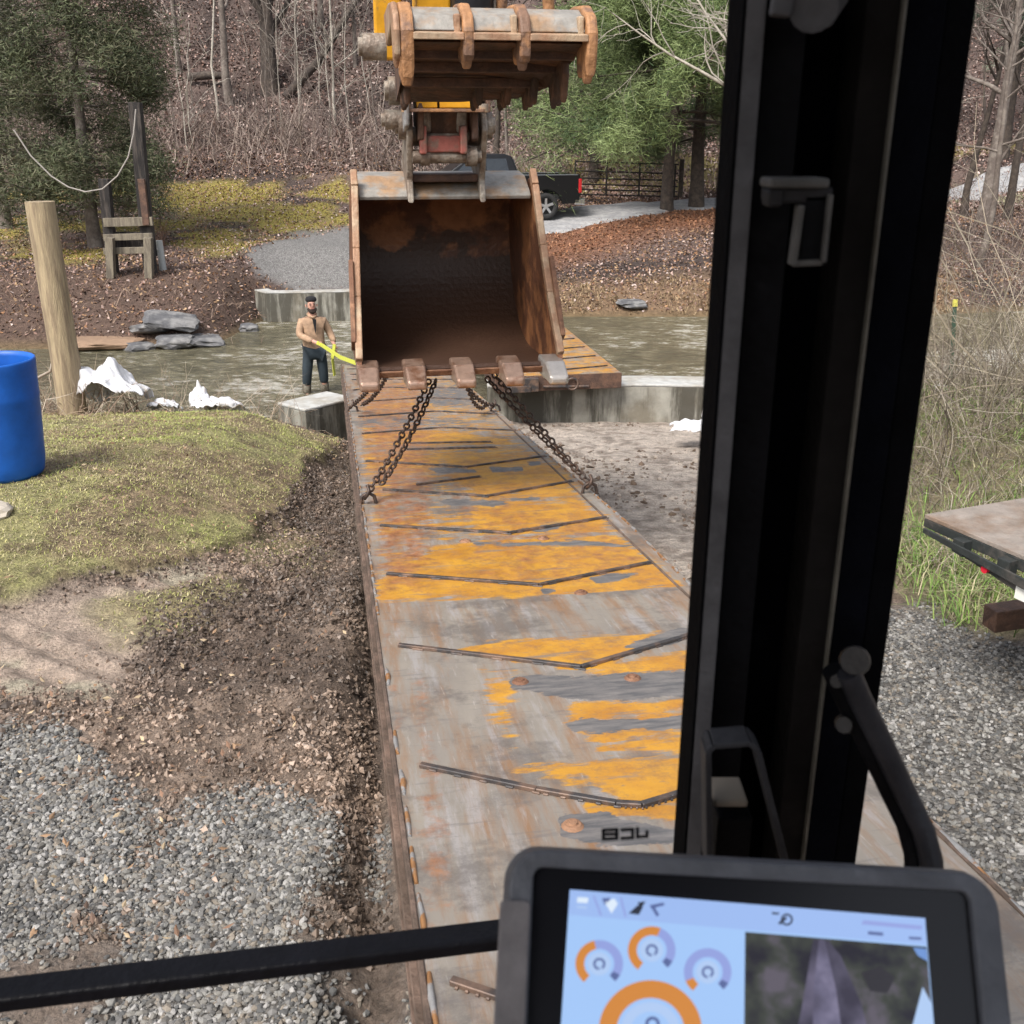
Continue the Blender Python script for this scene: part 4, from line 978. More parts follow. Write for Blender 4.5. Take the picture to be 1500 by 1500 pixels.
# stick: nose, box section rising out of the frame, cylinder and hoses
st = empty("stick"); st.parent = arm
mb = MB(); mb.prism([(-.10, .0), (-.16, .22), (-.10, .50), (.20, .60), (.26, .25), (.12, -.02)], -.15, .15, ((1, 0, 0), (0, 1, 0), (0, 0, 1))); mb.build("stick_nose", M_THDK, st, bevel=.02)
mb = MB(); mb.box((-.13, -.22, .225), (.13, .03, .12)); mb.box((.07, -.22, .225), (.24, .03, .12)); mb.build("nose_plate", M_YEL, st, bevel=.006)
mb = MB(); mb.box((-.02, -.25, .150), (.48, .10, .02)); mb.build("nose_ledge", M_THORN, st, bevel=.004)
for sx in (-.26, .22):
    mb = MB(); mb.tube([(sx, -.25, .14), (sx, -.25, .19)], .03, 10); mb.build("bolt_head", M_GREYP, st)
# the box section leans back towards the cab as it rises
def up_prism(name, x0, x1, y0, y1, mt, z0=.45, z1=2.6, lean=-.25, bev=.015):
    mb = MB(); V = []
    for z in (z0, z1):
        dy = lean * (z - z0)
        V += [(x0, y0 + dy, z), (x1, y0 + dy, z), (x1, y1 + dy, z), (x0, y1 + dy, z)]
    mb.add(V, [(3, 2, 1, 0), (4, 5, 6, 7), (0, 1, 5, 4), (1, 2, 6, 5), (2, 3, 7, 6), (3, 0, 4, 7)]); return mb.build(name, mt, st, bevel=bev)
up_prism("stick_box", -.155, .055, .05, .40, M_YEL)
up_prism("side_flange", -.42, -.25, .02, .10, M_YEL); up_prism("side_flange", -.25, -.225, -.02, .12, M_RUSTD)
mb = MB(); mb.tube([(.19, .04, .5), (.19, -.5, 2.6)], .135, 18); mb.build("thumb_cylinder", M_BLKH, st)
mb = MB(); mb.tube([(.36, -.02, .5), (.37, -.1, .9), (.33, -.4, 2.4)], .035, 10); mb.tube([(.60, -.45, .55), (.56, -.5, .85), (.50, -.8, 2.2)], .035, 10); mb.build("cylinder_rod", M_THORN, st)

# thumb
th = empty("thumb"); th.parent = arm; th.location = (.075, .0, -.022); th.scale = (1.05, 1, 1)
AX3 = ((1, 0, 0), (0, 1, 0), (0, 0, 1))
# local frame of the thumb: tip towards the cab, at y -1.95..-1.8, z .5

def rib(x, w_, pts_, mt, name="tine"):
    mb = MB(); mb.prism(pts_, x - w_ / 2, x + w_ / 2, AX3); return mb.build(name, mt, th, bevel=.012)
def ribprof(drop, teeth):
    top = [(-1.30, .60), (-1.62, .615), (-1.80, .60), (-1.915, .545), (-1.955, .47), (-1.945, .37), (-1.92, .37 - drop)]
    low = []
    y = -1.90; z0 = .37 - drop
    low.append((y, z0 + .10))
    for q in range(teeth):
        low += [(y + .045, z0 - .03 + q * .03), (y + .085, z0 + .13)]; y += .10
    low += [(y + .02, z0 + .16), (-1.40, .44)]
    return top + low
for x, d_, w_ in ((-.43, .105, .058), (-.165, .03, .05), (.085, .035, .05), (.385, .09, .05)):
    rib(x, w_, ribprof(d_, 2), M_THORN)
rib(-.475, .03, ribprof(.03, 1), M_BOUT, "outer_plate")
# front panels between tines (worn grey, slightly rounded) and the lip under them
for a, b in ((-.40, -.19), (-.14, .06), (.11, .36)):
    mb = MB(); mb.prism([(-1.60, .59), (-1.78, .583), (-1.875, .54), (-1.91, .475), (-1.89, .47), (-1.80, .50), (-1.60, .52)], a, b, AX3); mb.build("front_panel", M_GREYP, th, bevel=.006)
    mb = MB(); mb.prism([(-1.86, .478), (-1.955, .462), (-1.955, .432), (-1.86, .445)], a - .005, b + .005, AX3); mb.build("front_lip", M_BOUT, th, bevel=.004)
    mb = MB(); mb.box(((b - .02), -1.86, .50), (.03, .10, .09)); mb.build("gusset", M_BOUT, th, bevel=.008)
# underside: stepped plates narrowing towards the pivot
mb = MB()
mb.add([(-.42, -1.86, .43), (.375, -1.86, .43), (.33, -1.35, .27), (.22, -.95, .22), (-.05, -.62, .21), (-.40, -.62, .21), (-.42, -1.2, .26),
        (-.42, -1.80, .52), (.375, -1.80, .52), (.33, -1.35, .45), (.22, -.95, .42), (-.05, -.60, .42), (-.40, -.60, .42), (-.42, -1.2, .44)],
       [(6, 5, 4, 3, 2, 1, 0), (7, 8, 9, 10, 11, 12, 13)] + [(i, (i + 1) % 7, 7 + (i + 1) % 7, 7 + i) for i in range(7)])
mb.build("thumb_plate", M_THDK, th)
for x, yA in ((.33, -1.34), (.25, -1.0), (.14, -.85), (.0, -.8), (-.38, -.9)):
    pf_ = [(yA + .12, .38), (yA - .30, .40), (yA - .32, .31)]
    for q in range(3): pf_ += [(yA - .27 + q * .12, .175 - q * .012), (yA - .21 + q * .12, .29 - q * .01)]
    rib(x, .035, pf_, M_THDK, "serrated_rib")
for (yA, x0, x1) in ((-1.7, -.40, .36), (-1.5, -.40, .35), (-1.25, -.40, .31)):
    zz = .43 + (yA + 1.86) * (-.12 / .51)
    mb = MB(); mb.box(((x0 + x1) / 2, yA, zz), (x1 - x0, .03, .05)); mb.build("cross_rib", M_RUSTD, th, bevel=.006)

# ------------------------------------------------------------------ chains
def chain(name, strands, label, link=.052, wire=.0065, hook=True):
    T = empty(name, strands[0][0], label, "chain", "lifting chains on the slab"); O = Vector(strands[0][0])
    for st_ in strands:
        P = [Vector(p) - O for p in st_]
        # resample with sag
        pts = []; 
        for a, b in zip(P, P[1:]):
            L_ = (b - a).length; n = max(1, int(L_ / .02))
            for i in range(n): pts.append(a.lerp(b, i / n))
        pts.append(P[-1]); cum = [0]
        for a, b in zip(pts, pts[1:]): cum.append(cum[-1] + (b - a).length)
        tot = cum[-1]; step = link * .72; n = int(tot / step); mb = MB()
        roll = RG.uniform(0, 3)
        for i in range(n):
            s_ = (i + .5) * step; j = max(0, min(len(pts) - 2, int(np.searchsorted(cum, s_)) - 1)); f_ = (s_ - cum[j]) / max(cum[j + 1] - cum[j], 1e-6)
            c_ = pts[j].lerp(pts[j + 1], f_); d = (pts[j + 1] - pts[j]).normalized()
            up = Vector((0, 0, 1)); x_ = d.cross(up).normalized(); y_ = x_.cross(d)
            a_ = (math.pi / 2 if i % 2 else 0) + roll + RG.uniform(-.25, .25); sx = x_ * math.cos(a_) + y_ * math.sin(a_)
            lp = []
            hl = link * .5 - wire; hw = link * .30
            for q in range(10):
                t = 2 * math.pi * q / 10; lp.append(c_ + d * (hl * (1 if math.cos(t) > 0 else -1) * abs(math.cos(t)) ** .7) + sx * (hw * math.sin(t)))
            mb.tube(lp, wire, 5, closed=True)
        mb.build("chain_strand", M_CHAIN, T)
    e = Vector(strands[0][-1]) - O; mb = MB(); mb.tube([e + Vector((0, 0, .055)), e + Vector((.012, -.03, .03)), e + Vector((.0, -.045, -.0)), e + Vector((-.02, -.02, -.03)), e + Vector((-.02, .02, -.02))], .012, 8); mb.build("hook", M_CHAIN, T)
    return T
def W(u, v, Yv): return Vector(atY(u, v, Yv))
hk = W(645, 548, 7.35); hk2 = W(700, 545, 7.35)
e1 = s_to_w(*[px_slab(538, 738)[0], .05], .07); e2 = s_to_w(px_slab(868, 722)[0], SWID - .03, .07)
p1 = W(632, 556, 7.25); p2 = W(716, 552, 7.25)
def sag(a, b, k, n=5):
    return [a.lerp(b, i / n) + Vector((0, 0, -k * 4 * (i / n) * (1 - i / n))) for i in range(n + 1)]
o1 = Vector((.035, 0, .0)); o2 = Vector((.05, 0, .01))
chain("lifting_chain", [sag(p1 - o1 * .4, e1, .03), sag(p1 + o1, e1 + Vector((.07, .02, .03)), .05)], "doubled rusty chain from the bucket to the near left corner of the slab", .062, .0078)
chain("lifting_chain", [sag(p2 - o2 * .4, e2, .02), sag(p2 + o2 * .6 + Vector((0, 0, .02)), e2 + Vector((-.06, .04, .05)), .0)], "doubled rusty chain from the bucket to the near right corner of the slab", .062, .0078)
e3 = s_to_w(px_slab(515, 603)[0], .05, .07); e4 = s_to_w(px_slab(733, 602)[0], SWID - .04, .07)
p3 = W(562, 545, 9.5); p4 = W(672, 545, 9.6)
chain("lifting_chain", [sag(p3, e3, .02), sag(p3 + o1 * 1.4, e3 + Vector((.09, 0, .0)), .06)], "short chain end reaching the far left corner of the slab below the tooth", .062, .0078)
chain("lifting_chain", [sag(p4, e4, .10), sag(p4 + o1, e4 + Vector((-.08, 0, 0)), .16)], "slack thin chain curving to the far right edge of the slab", .062, .0075)

# ------------------------------------------------------------------ left bank: barrel, posts, sheets
bx, by = at_xy = (ray(10, 690)[0] / ray(10, 690)[1] * 7.05, 7.05)
_dr = None
br = empty("plastic_drum", (bx, by, gz(bx, by) + .02), "blue open topped plastic drum standing on the lawn at the left edge", "drum")
M_BLUE = mat("blue_plastic", (.008, .10, .44), .45, var=.22, scale=2.2, bump=.15, bscale=6, spec=.4)
mb = MB(); H = .90; rr = [(0, .245), (.03, .262), (.12, .276), (.35, .290), (.60, .303), (.62, .307), (.64, .304), (.82, .312), (.885, .316), (.90, .312)]
k_ = 40; V = []; F = []
ring = [(z, r) for z, r in rr] + [(.90, .303), (.86, .300), (.5, .283), (.03, .25)]
for z, r in ring:
    for j in range(k_): a = 2 * math.pi * j / k_; V.append((r * math.cos(a), r * math.sin(a), z))
for i in range(len(ring) - 1):
    for j in range(k_): F.append((i * k_ + j, i * k_ + (j + 1) % k_, (i + 1) * k_ + (j + 1) % k_, (i + 1) * k_ + j))
F.append(tuple(range(k_ - 1, -1, -1))); F.append(tuple((len(ring) - 1) * k_ + j for j in range(k_)))
mb.add(V, F, smooth=True); mb.build("drum_shell", M_BLUE, br, fix=False)
mb = MB(); mb.tube([(.303 * math.cos(a), .303 * math.sin(a), .62) for a in np.linspace(0, 6.283, 41)[:-1]], .004, 6, closed=True); mb.build("hoop", M_BLUE, br); br.scale = (.98, .98, .93)

def wood_mat(name, c1, c2):
    m_ = mat(name, c1, .85, col2=c2, var=.3, scale=3, bump=.6, bscale=25); N = m_.node_tree.nodes; L = m_.node_tree.links
    mp = N.new("ShaderNodeMapping"); mp.inputs["Scale"].default_value = (5, 5, .5); tc = N.new("ShaderNodeTexCoord"); L.new(tc.outputs["Object"], mp.inputs[0])
    for n in N:
        if n.type == 'TEX_NOISE':
            for l in list(n.inputs["Vector"].links): L.remove(l)
            L.new(mp.outputs[0], n.inputs["Vector"])
    return m_
M_POST = wood_mat("treated_pine", (.38, .30, .19), (.25, .19, .125)); M_OLDW = wood_mat("old_dark_timber", (.022, .019, .018), (.07, .058, .05)); M_GRYW = wood_mat("weathered_timber", (.22, .19, .14), (.13, .11, .085))
def postobj(name, u0, v1, Yb, ztop, r, label, mt, k=18, lean=0, cat="post"):
    x = at_ground(u0, Yb); z = gz(x, Yb); o = Vector((x, Yb, z)); mb = MB(); h = ztop - z
    pts = [(lean * t + .008 * math.sin(5 * t), 0, -.2 + (h + .2) * t) for t in np.linspace(0, 1, 7)]
    mb.tube(pts, [r * 1.02, r * 1.01, r, r * .99, r * .985, r * .98, r * .975], k)
    ob = mb.build(name, mt); ob.location = o; return tag(ob, label, cat)
postobj("wooden_post", 107, 0, 10.5, -.60, .142, "thick round treated wooden post beside the blue drum", M_POST)
postobj("wooden_post", 121, 0, 11.0, -1.85, .045, "thin short wooden stake right behind the thick post", M_POST, 8)
# crumpled sheets
M_SHEET = mat("white_sheet", (.70, .70, .72), .55, col2=(.45, .40, .34), var=.06, scale=6, c2lo=.58, c2hi=.7)
def sheet(u0, v0, Yc, wx_, wy_, hh, label, seed, n=60, tall=1.6):
    x0_ = at_ground(u0, Yc); a = np.linspace(-1, 1, n); A, B = np.meshgrid(a, a); A = A.ravel(); B = B.ravel()
    rad = 1 + .35 * (fbm(A * 1.3 + seed, B * 1.3, 1.5, 3, seed) - .5) * 2
    x = x0_ + A * wx_ * rad; y = Yc + B * wy_ * rad
    z = ground(x, y)[0]
    e = np.clip(1 - (A ** 2 + B ** 2) * .62, 0, 1)
    rid = (1 - np.abs(2 * fbm(A * 2.2 + .6 * B, B * 2 + seed, 1.6, 5, seed + 3) - 1)) ** 2
    fine = (1 - np.abs(2 * fbm(A * 5 + seed, B * 4 - A, 1.8, 3, seed + 8) - 1)) ** 3
    sm_ = fbm(A * 1.6 + seed, B * 1.6, 1.2, 2, seed + 5)
    zz = np.maximum(z, -3.2) + .015 + hh * e ** .75 * (.55 + .75 * (sm_ - .3)) + rid * .085 * e ** .3 + fine * .04 * e ** .3
    G_ = zz.reshape(n, n)
    for _ in range(2 if n > 35 else 1):
        Q_ = np.pad(G_, 1, 'edge'); G_ = (Q_[1:-1, 1:-1] * 2 + Q_[:-2, 1:-1] + Q_[2:, 1:-1] + Q_[1:-1, :-2] + Q_[1:-1, 2:]) / 6
    zz = G_.ravel()
    i = (np.arange(n - 1)[:, None] * n + np.arange(n - 1)[None]).ravel(); keepf = (A ** 2 + B ** 2).reshape(-1)[i] < 1.25
    i = i[keepf]
    o = npmesh("white_sheet", np.stack([x - x0_, y - Yc, zz + 2.7], 1), np.stack([i, i + 1, i + n + 1, i + n], 1), M_SHEET, smooth=True)
    o.location = (x0_, Yc, -2.7)
    md = o.modifiers.new("Solidify", 'SOLIDIFY'); md.thickness = .006
    return tag(o, label, "plastic sheet")
sheet(163, 560, 10.7, .42, .34, .60, "largest crumpled white plastic sheet beside the wooden post", 3)
sheet(243, 590, 10.9, .16, .13, .10, "small dirty white sheet scrap between the two larger ones", 9, 30)
sheet(318, 595, 11.1, .27, .17, .16, "flat white plastic sheet at the right end of the bank edge", 14, 40)
sheet(296, 580, 11.15, .12, .10, .30, "narrow upright wad of muddy white plastic on the bank edge", 21, 30)
sheet(1025, 645, 11.2, .34, .20, .16, "white plastic sheet lying on the mud left of the cab pillar", 27, 40)
sheet(1040, 620, 11.5, .10, .09, .30, "small upright white wad behind the sheet on the mud", 33, 26)
sheet(1372, 530, 12.6, .12, .1, .14, "white scrap caught in the brush right of the cab pillar", 37, 26)
# driftwood + brambles at far left
M_DRIFT = mat("driftwood", (.5, .46, .40), .8, col2=(.3, .24, .19), var=.2, scale=6)
x0_ = at_ground(20, 10.4); z0_ = gz(x0_, 10.4); mb = MB()
mb.tube([(0, 0, .05), (.12, .1, .35), (.22, .15, .55)], [.05, .045, .035], 8); mb.tube([(.1, .1, .25), (-.05, .1, .4), (-.2, .05, .52)], [.03, .02, .015], 6); mb.tube([(.0, 0, .1), (-.15, 0, .3), (-.28, 0, .38)], [.035, .025, .015], 6)
mb.tube([(.15, .1, .3), (.4, .12, .42), (.52, .05, .7)], [.02, .015, .01], 6)
o = mb.build("driftwood", M_DRIFT); o.location = (x0_, 10.4, z0_); tag(o, "pale broken driftwood branches behind the blue drum", "driftwood")
DB = [(.36, .28, .20), (.25, .18, .13), (.45, .38, .30), (.17, .12, .09)]
thicket("bank_brush", 420, (-6.6, -4.0), (10.0, 11.7), (.25, .8), (.003, .007), DB, "tangled brown roots and twigs behind the drum and post", .5, bend=.4)
thicket("bank_brush", 130, (-4.2, -2.4), (10.7, 11.6), (.2, .75), (.002, .004), DB, "wispy dry stems along the left bank edge by the sheets", .9, bend=.25)
# stacked rocks across the water
M_ROCK = mat("slate_rock", (.10, .10, .105), .8, col2=(.21, .205, .20), var=.3, scale=3, bump=.5, bscale=10)
def rock(u, Yc, sx, sy, sz, rz, tl, label, dz=0, seed=1, mt=M_ROCK):
    r_ = np.random.default_rng(seed); bm = bmesh.new(); bmesh.ops.create_icosphere(bm, subdivisions=3, radius=1)
    for v in bm.verts:
        c_ = v.co; s_ = 1.0 / max(abs(c_.x), abs(c_.y), abs(c_.z)) ** .65
        q = float(vnoise(c_.x * 2 + seed, c_.y * 2 + c_.z * 3)) - .5; v.co = Vector((c_.x * sx, c_.y * sy, c_.z * sz)) * s_ * (1 + .35 * q)
    me = bpy.data.meshes.new("rock"); bm.to_mesh(me); bm.free(); o = link("rock", me, mt)
    x = at_ground(u, Yc); o.location = (x, Yc, max(gz(x, Yc), -4.2) + sz * .5 + dz); o.rotation_euler = (tl, tl * .6, rz)
    return tag(o, label, "rock", "flat slabs of rock on the far bank")
rock(252, 22.0, .56, .38, .09, .3, .28, "largest flat grey rock on top of the pile across the creek", .20, 3)
rock(222, 21.9, .40, .3, .10, -.3, -.2, "dark rock under the left side of the rock pile", .08, 5)
rock(300, 21.9, .40, .35, .08, .5, .15, "low grey rock slab at the right end of the rock pile", .02, 7)
rock(258, 21.6, .40, .3, .12, 0, .05, "dark wet rock under the largest flat rock", 0, 9)
rock(205, 21.4, .3, .25, .12, .8, .1, "small mossy rock at the water left of the rock pile", -.04, 11)
rock(366, 23.6, .22, .2, .10, .2, .1, "small lone stone near the far concrete wall", 0, 13)
rock(925, 26.0, .36, .3, .07, .2, .1, "flat dark rock at the far water edge right of the bucket", .02, 15)
rock(150, 21.6, .9, .5, .10, .05, .0, "low ledge of reddish mud stone behind the wooden post", -.02, 17, mat("mud_ledge", (.26, .17, .11), .8, var=.2, scale=3, bump=.4))
thicket("bank_roots", 500, (-12, -4), (21.6, 25), (.15, .5), (.006, .012), [(.22, .15, .11), (.14, .09, .07), (.30, .22, .17)], "brown roots and dead stems over the far left bank", .35, bend=.35)
# leftover piece near camera left
rock(-12, 6.2, .12, .12, .06, .3, .1, "pale stone at the left edge of the lawn", 0, 23, mat("pale_stone", (.45, .40, .33), .8, var=.2))

# ------------------------------------------------------------------ wooden tower and cable
Yt = 25.2; xt = at_ground(188, Yt); zt = gz(xt, Yt)
tw_ = empty("footbridge_tower", (xt, Yt, zt), "old dark timber frame with tall leaning post on the far left bank", "timber frame")
def px_loc(u, v, Yv): return Vector(atY(u, v, Yv)) - Vector((xt, Yt, zt))
mb = MB(); mb.bar(px_loc(166, 402, Yt), px_loc(153, 262, Yt), .24, .2, up=(0, 1, 0)); mb.build("timber_post", M_OLDW, tw_, bevel=.01)
mb = MB(); mb.bar(px_loc(221, 404, Yt), px_loc(198, 150, Yt), .27, .22, up=(0, 1, 0)); mb.build("timber_post", M_OLDW, tw_, bevel=.01)
mb = MB(); mb.bar(px_loc(215, 330, Yt - .2), px_loc(207, 262, Yt - .2), .16, .1, up=(0, 1, 0)); mb.build("rusty_brace", M_RUSTD, tw_, bevel=.01)
mb = MB(); mb.bar(px_loc(229, 375, Yt + .2), px_loc(206, 200, Yt + .2), .05, .05, up=(0, 1, 0)); mb.build("brace_rod", M_OLDW, tw_)
for v_ in (326, 348, 368):
    mb = MB(); mb.bar(px_loc(152, v_, Yt - .18), px_loc(224, v_ - 2, Yt - .18), .09, .15 if v_ != 326 else .2, up=(0, 0, 1)); mb.build("crossbeam", M_GRYW, tw_, bevel=.008)
for uu in (163, 219):
    mb = MB(); mb.bar(px_loc(uu, 408, Yt - .35), px_loc(uu - 2, 348, Yt - .35), .18, .18, up=(0, 1, 0)); mb.build("short_post", M_GRYW, tw_, bevel=.01)
mb = MB(); mb.bar(px_loc(170, 345, Yt + .5), px_loc(218, 345, Yt + .5), .5, .05, up=(0, 0, 1)); mb.box(tuple(px_loc(190, 352, Yt + .3)), (.85, .06, .4)); mb.build("plank_box", M_OLDW, tw_)
a = Vector(atY(237, 375, 25.6)); mb = MB(); mb.tube([(0, 0, -.1), (-.03, 0, .72)], .085, 12)
o = mb.build("pipe", mat("grey_pvc", (.45, .47, .46), .6, var=.1)); o.location = (a.x, a.y, gz(a.x, a.y)); tag(o, "short pale grey upright pipe beside the timber frame", "pipe")
ca = [Vector(atY(u_, v_, Yt - .3)) for u_, v_ in [(20, 190), (45, 228), (75, 258), (100, 274), (125, 281), (150, 277), (172, 258), (188, 230), (196, 195), (199, 160)]]
o_ = ca[4].copy(); mb = MB(); mb.tube([p - o_ for p in ca], .018, 6); o = mb.build("hanging_cable", mat("old_cable", (.34, .31, .28), .7)); o.location = o_
tag(o, "loose grey cable sagging from the timber frame to the left", "cable")
# twiggy little shrub on the lawn
thicket("lawn_shrub", 26, (at_ground(235, 28.5) - .15, at_ground(235, 28.5) + .15), (28.4, 28.6), (.7, 1.3), (.008, .012), [(.2, .13, .1)], "small bare shrub on the mossy lawn", 1.3, bend=.1)
bpy.data.objects["lawn_shrub"]["kind"] = "thing"; bpy.data.objects["lawn_shrub"]["category"] = "shrub"

# ------------------------------------------------------------------ evergreens
def needles(name, C, spread, n, L_, W_, cols, parent, origin, droop=.3):
    idx = RG.integers(0, len(C), n); p = C[idx] + RG.normal(0, 1, (n, 3)) * spread
    d = RG.normal(0, 1, (n, 3)); d[:, 2] = d[:, 2] * .6 - droop; d /= np.linalg.norm(d, axis=1)[:, None]
    s = np.cross(d, RG.normal(0, 1, (n, 3))); s /= np.linalg.norm(s, axis=1)[:, None]
    l = RG.uniform(.6, 1.3, n)[:, None] * L_; w_ = s * W_ * .5
    V = np.stack([p - w_, p + w_, p + d * l + w_ * .5, p + d * l - w_ * .5], 1).reshape(-1, 3) - np.array(origin)
    base = pick(len(C), cols, .2)[idx]; cc = np.clip(base * RG.uniform(.75, 1.25, (n, 1)), 0, 1)
    return npmesh(name, V, np.arange(4 * n).reshape(-1, 4), M_FOL, parent, cols=np.repeat(cc, 4, 0))
def evergreen(u, Yw, h, r, br_z0, reach, nb, nn, label, cols, name="pine_tree", mt=M_BARKD, L_=.22, W_=.022, spread=.16, side=None, lean=(0, 0), up=.0, taper=.55, z1=1.0):
    x = at_ground(u, Yw); z = gz(x, Yw); T = empty(name, (x, Yw, z), label, "tree")
    p, rr = trunk_line(0, 0, 0, h, r, lean, .03, 12); V, F = tubes(p, rr, 10); npmesh("trunk", V, F, mt, T, smooth=True)
    t = np.sort(RG.uniform(br_z0 / h, z1, nb)); az = RG.uniform(0, 6.28, nb)
    if side is not None: az = np.where(RG.random(nb) < .45, RG.normal(side, .5, nb), az)
    st = np.stack([np.interp(t, np.linspace(0, 1, 12), p[0, :, q]) for q in range(3)], 1)
    ln = reach * (1 - taper * (t - t[0]) / (t[-1] - t[0] + 1e-6)) * RG.uniform(.65, 1.1, nb)
    d = np.stack([np.cos(az), np.sin(az), np.full(nb, up)], 1); pts = [st]
    for s_ in range(7):
        d = d + RG.normal(0, .08, (nb, 3)) + np.array([0, 0, .015 * (s_ - 3)]); d /= np.linalg.norm(d, axis=1)[:, None]; pts.append(pts[-1] + d * (ln / 7)[:, None])
    P1 = np.stack(pts, 1); R1 = (.012 * ln)[:, None] * np.linspace(1, .25, 8)[None] + .004
    P2, R2 = grow(P1, R1, 6, .3, .38, .7, -.01, .12, .6, n=5); R2 = np.maximum(R2, .004)
    V, F = merge([tubes(P1, R1, 5), tubes(P2, R2, 3)]); npmesh("branches", V, F, mt, T, smooth=True)
    C = np.concatenate([P2[:, 1:].reshape(-1, 3), P1[:, 3:].reshape(-1, 3)])
    needles("crown", C, spread, nn, L_, W_, cols, T, (0, 0, 0)); return T
PC = [(.15, .20, .07), (.11, .155, .06), (.20, .26, .10), (.07, .11, .045), (.26, .32, .14), (.14, .17, .08)]
evergreen(977, 35.0, 11, .19, 2.2, 4.9, 46, 100000, "nearer pine with long drooping green boughs reaching over the truck", PC, side=3.14, z1=.8, W_=.016, L_=.26, spread=.24)
evergreen(1020, 36.3, 12, .23, 2.5, 3.8, 40, 60000, "pine with the thicker trunk close to the cab pillar", [(.12, .15, .07), (.085, .11, .055), (.17, .20, .10)], z1=.8, W_=.016, L_=.26, spread=.24)
evergreen(868, 42, 10, .18, 2.8, 3.6, 36, 50000, "bright green pine crown behind the metal gate", PC, z1=.9, spread=.24)
evergreen(1095, 40.5, 11, .18, 2.6, 3.4, 30, 30000, "dark pine partly behind the cab pillar", [(.07, .10, .05), (.05, .08, .04)], z1=.9)
evergreen(1470, 50, 14, .2, 4.5, 4.5, 40, 50000, "grey green pine far off at the upper right", [(.10, .13, .09), (.07, .10, .07), (.14, .17, .12)], z1=.95)
evergreen(140, 28.5, 10, .17, 1.3, 2.5, 80, 85000, "dense dark cedar above the old timber frame", [(.085, .10, .05), (.055, .068, .036), (.12, .135, .07), (.15, .145, .09)], name="cedar_tree", L_=.13, W_=.020, spread=.22, taper=.1, z1=.85, mt=M_BARK)
evergreen(10, 31, 9, .16, 2.2, 2.6, 40, 32000, "thin grey green cedar at the far upper left", [(.13, .13, .09), (.09, .095, .065), (.17, .16, .12)], name="cedar_tree", L_=.13, W_=.02, spread=.25, taper=.3, z1=.85, mt=M_BARK)
n = 1; needles_small = None
# ------------------------------------------------------------------ pale bare tree (sycamore-like) mostly behind the pillar
def pale_tree(u, Yw, h, r, label, nc, lf, tmin, lean=(0, 0), mt=M_BARKP, up=.02, group=None):
    return bare_tree(at_ground(u, Yw), Yw, h, r, label, mt, lean, nc, tmin, up, group, "bare_tree", .05, lf)
pale_tree(1135, 27.6, 9, .17, "pale leafless tree spreading twigs on both sides of the cab pillar", (60, 8, 5), .60, .34)
pale_tree(1255, 22.5 + 6, 8, .13, "second pale bare tree hidden mostly by the cab pillar", (26, 6, 4), .5, .25)
pale_tree(1430, 29.0, 8, .10, "grey barked bare tree on the far right bank", (18, 6, 4), .45, .3, mt=M_BARK)
bare_tree(at_ground(1412, 37), 37, 9, .13, "slim leaning dark trunk just right of the cab pillar", M_BARKD, (.9, 0), group=None, tmin=.35)
bare_tree(at_ground(1440, 35), 35, 9, .24, "thickest grey trunk by the road at the right", M_BARK, (.2, 0), group=None, tmin=.35)
bare_tree(at_ground(1475, 36), 36, 9, .15, "narrow trunk at the far right edge beside the road", M_BARKD, (.1, 0), group=None, tmin=.35)
bare_tree(at_ground(1058, 33.5), 33.5, 2.1, .022, "knee high thin sapling on the red needle slope", M_BARK, (.05, 0), nc=(5, 3, 1), group=None, name="sapling", sub=False)
RB = [(.24, .20, .16), (.16, .13, .105), (.36, .32, .26), (.10, .08, .065), (.20, .175, .11)]
thicket("far_bank_brush", 1500, (8.5, 20), (26.8, 33), (.5, 1.8), (.006, .012), [(.17, .13, .11), (.11, .085, .075), (.26, .21, .18)], "dark tangled brush on the far right bank", .9, bend=.3, filt=lambda x, y, z, m_, u, v: u > 1330)
thicket("bank_brush", 2600, (3.0, 9.5), (8.2, 13.6), (.5, 1.7), (.003, .0055), RB, "dense pale leafless brush on the bank right of the cab pillar", 1.0, bend=.28, filt=lambda x, y, z, m_, u, v: u > 1290, leanx=-.15)
thicket("bank_brush", 1000, (2.6, 6), (5.8, 9.2), (.25, .9), (.0022, .0045), RB, "thin dry weeds behind the trailer", .8, bend=.3, filt=lambda x, y, z, m_, u, v: u > 1290)
thicket("arching_stems", 30, (4.6, 7.4), (9.5, 12.5), (2.6, 4.4), (.006, .011), [(.40, .35, .27), (.32, .27, .20)], "long pale arching stems leaning out of the right bank brush", 1.1, nseg=8, tw=4, bend=.16, leanx=-.45, filt=lambda x, y, z, m_, u, v: u > 1330)
x0_ = at_ground(1392, 12.2); z0_ = gz(x0_, 12.2); tp = empty("steel_stake", (x0_, 12.2, z0_), "green steel fence stake with yellow tip in the right bank brush", "fence stake")
mb = MB(); mb.bar((0, 0, -.1), (-.10, 0, 1.05), .045, .012, up=(0, 1, 0)); mb.bar((0, .02, -.1), (-.10, .02, 1.05), .010, .03, up=(0, 1, 0)); mb.build("stake_body", mat("green_paint", (.05, .09, .06), .6, var=.2), tp)
mb = MB(); mb.bar((-.10, .0, 1.05), (-.107, 0, 1.13), .05, .03, up=(0, 1, 0)); mb.build("yellow_tip", mat("yellow_tip", (.65, .60, .12), .6), tp)

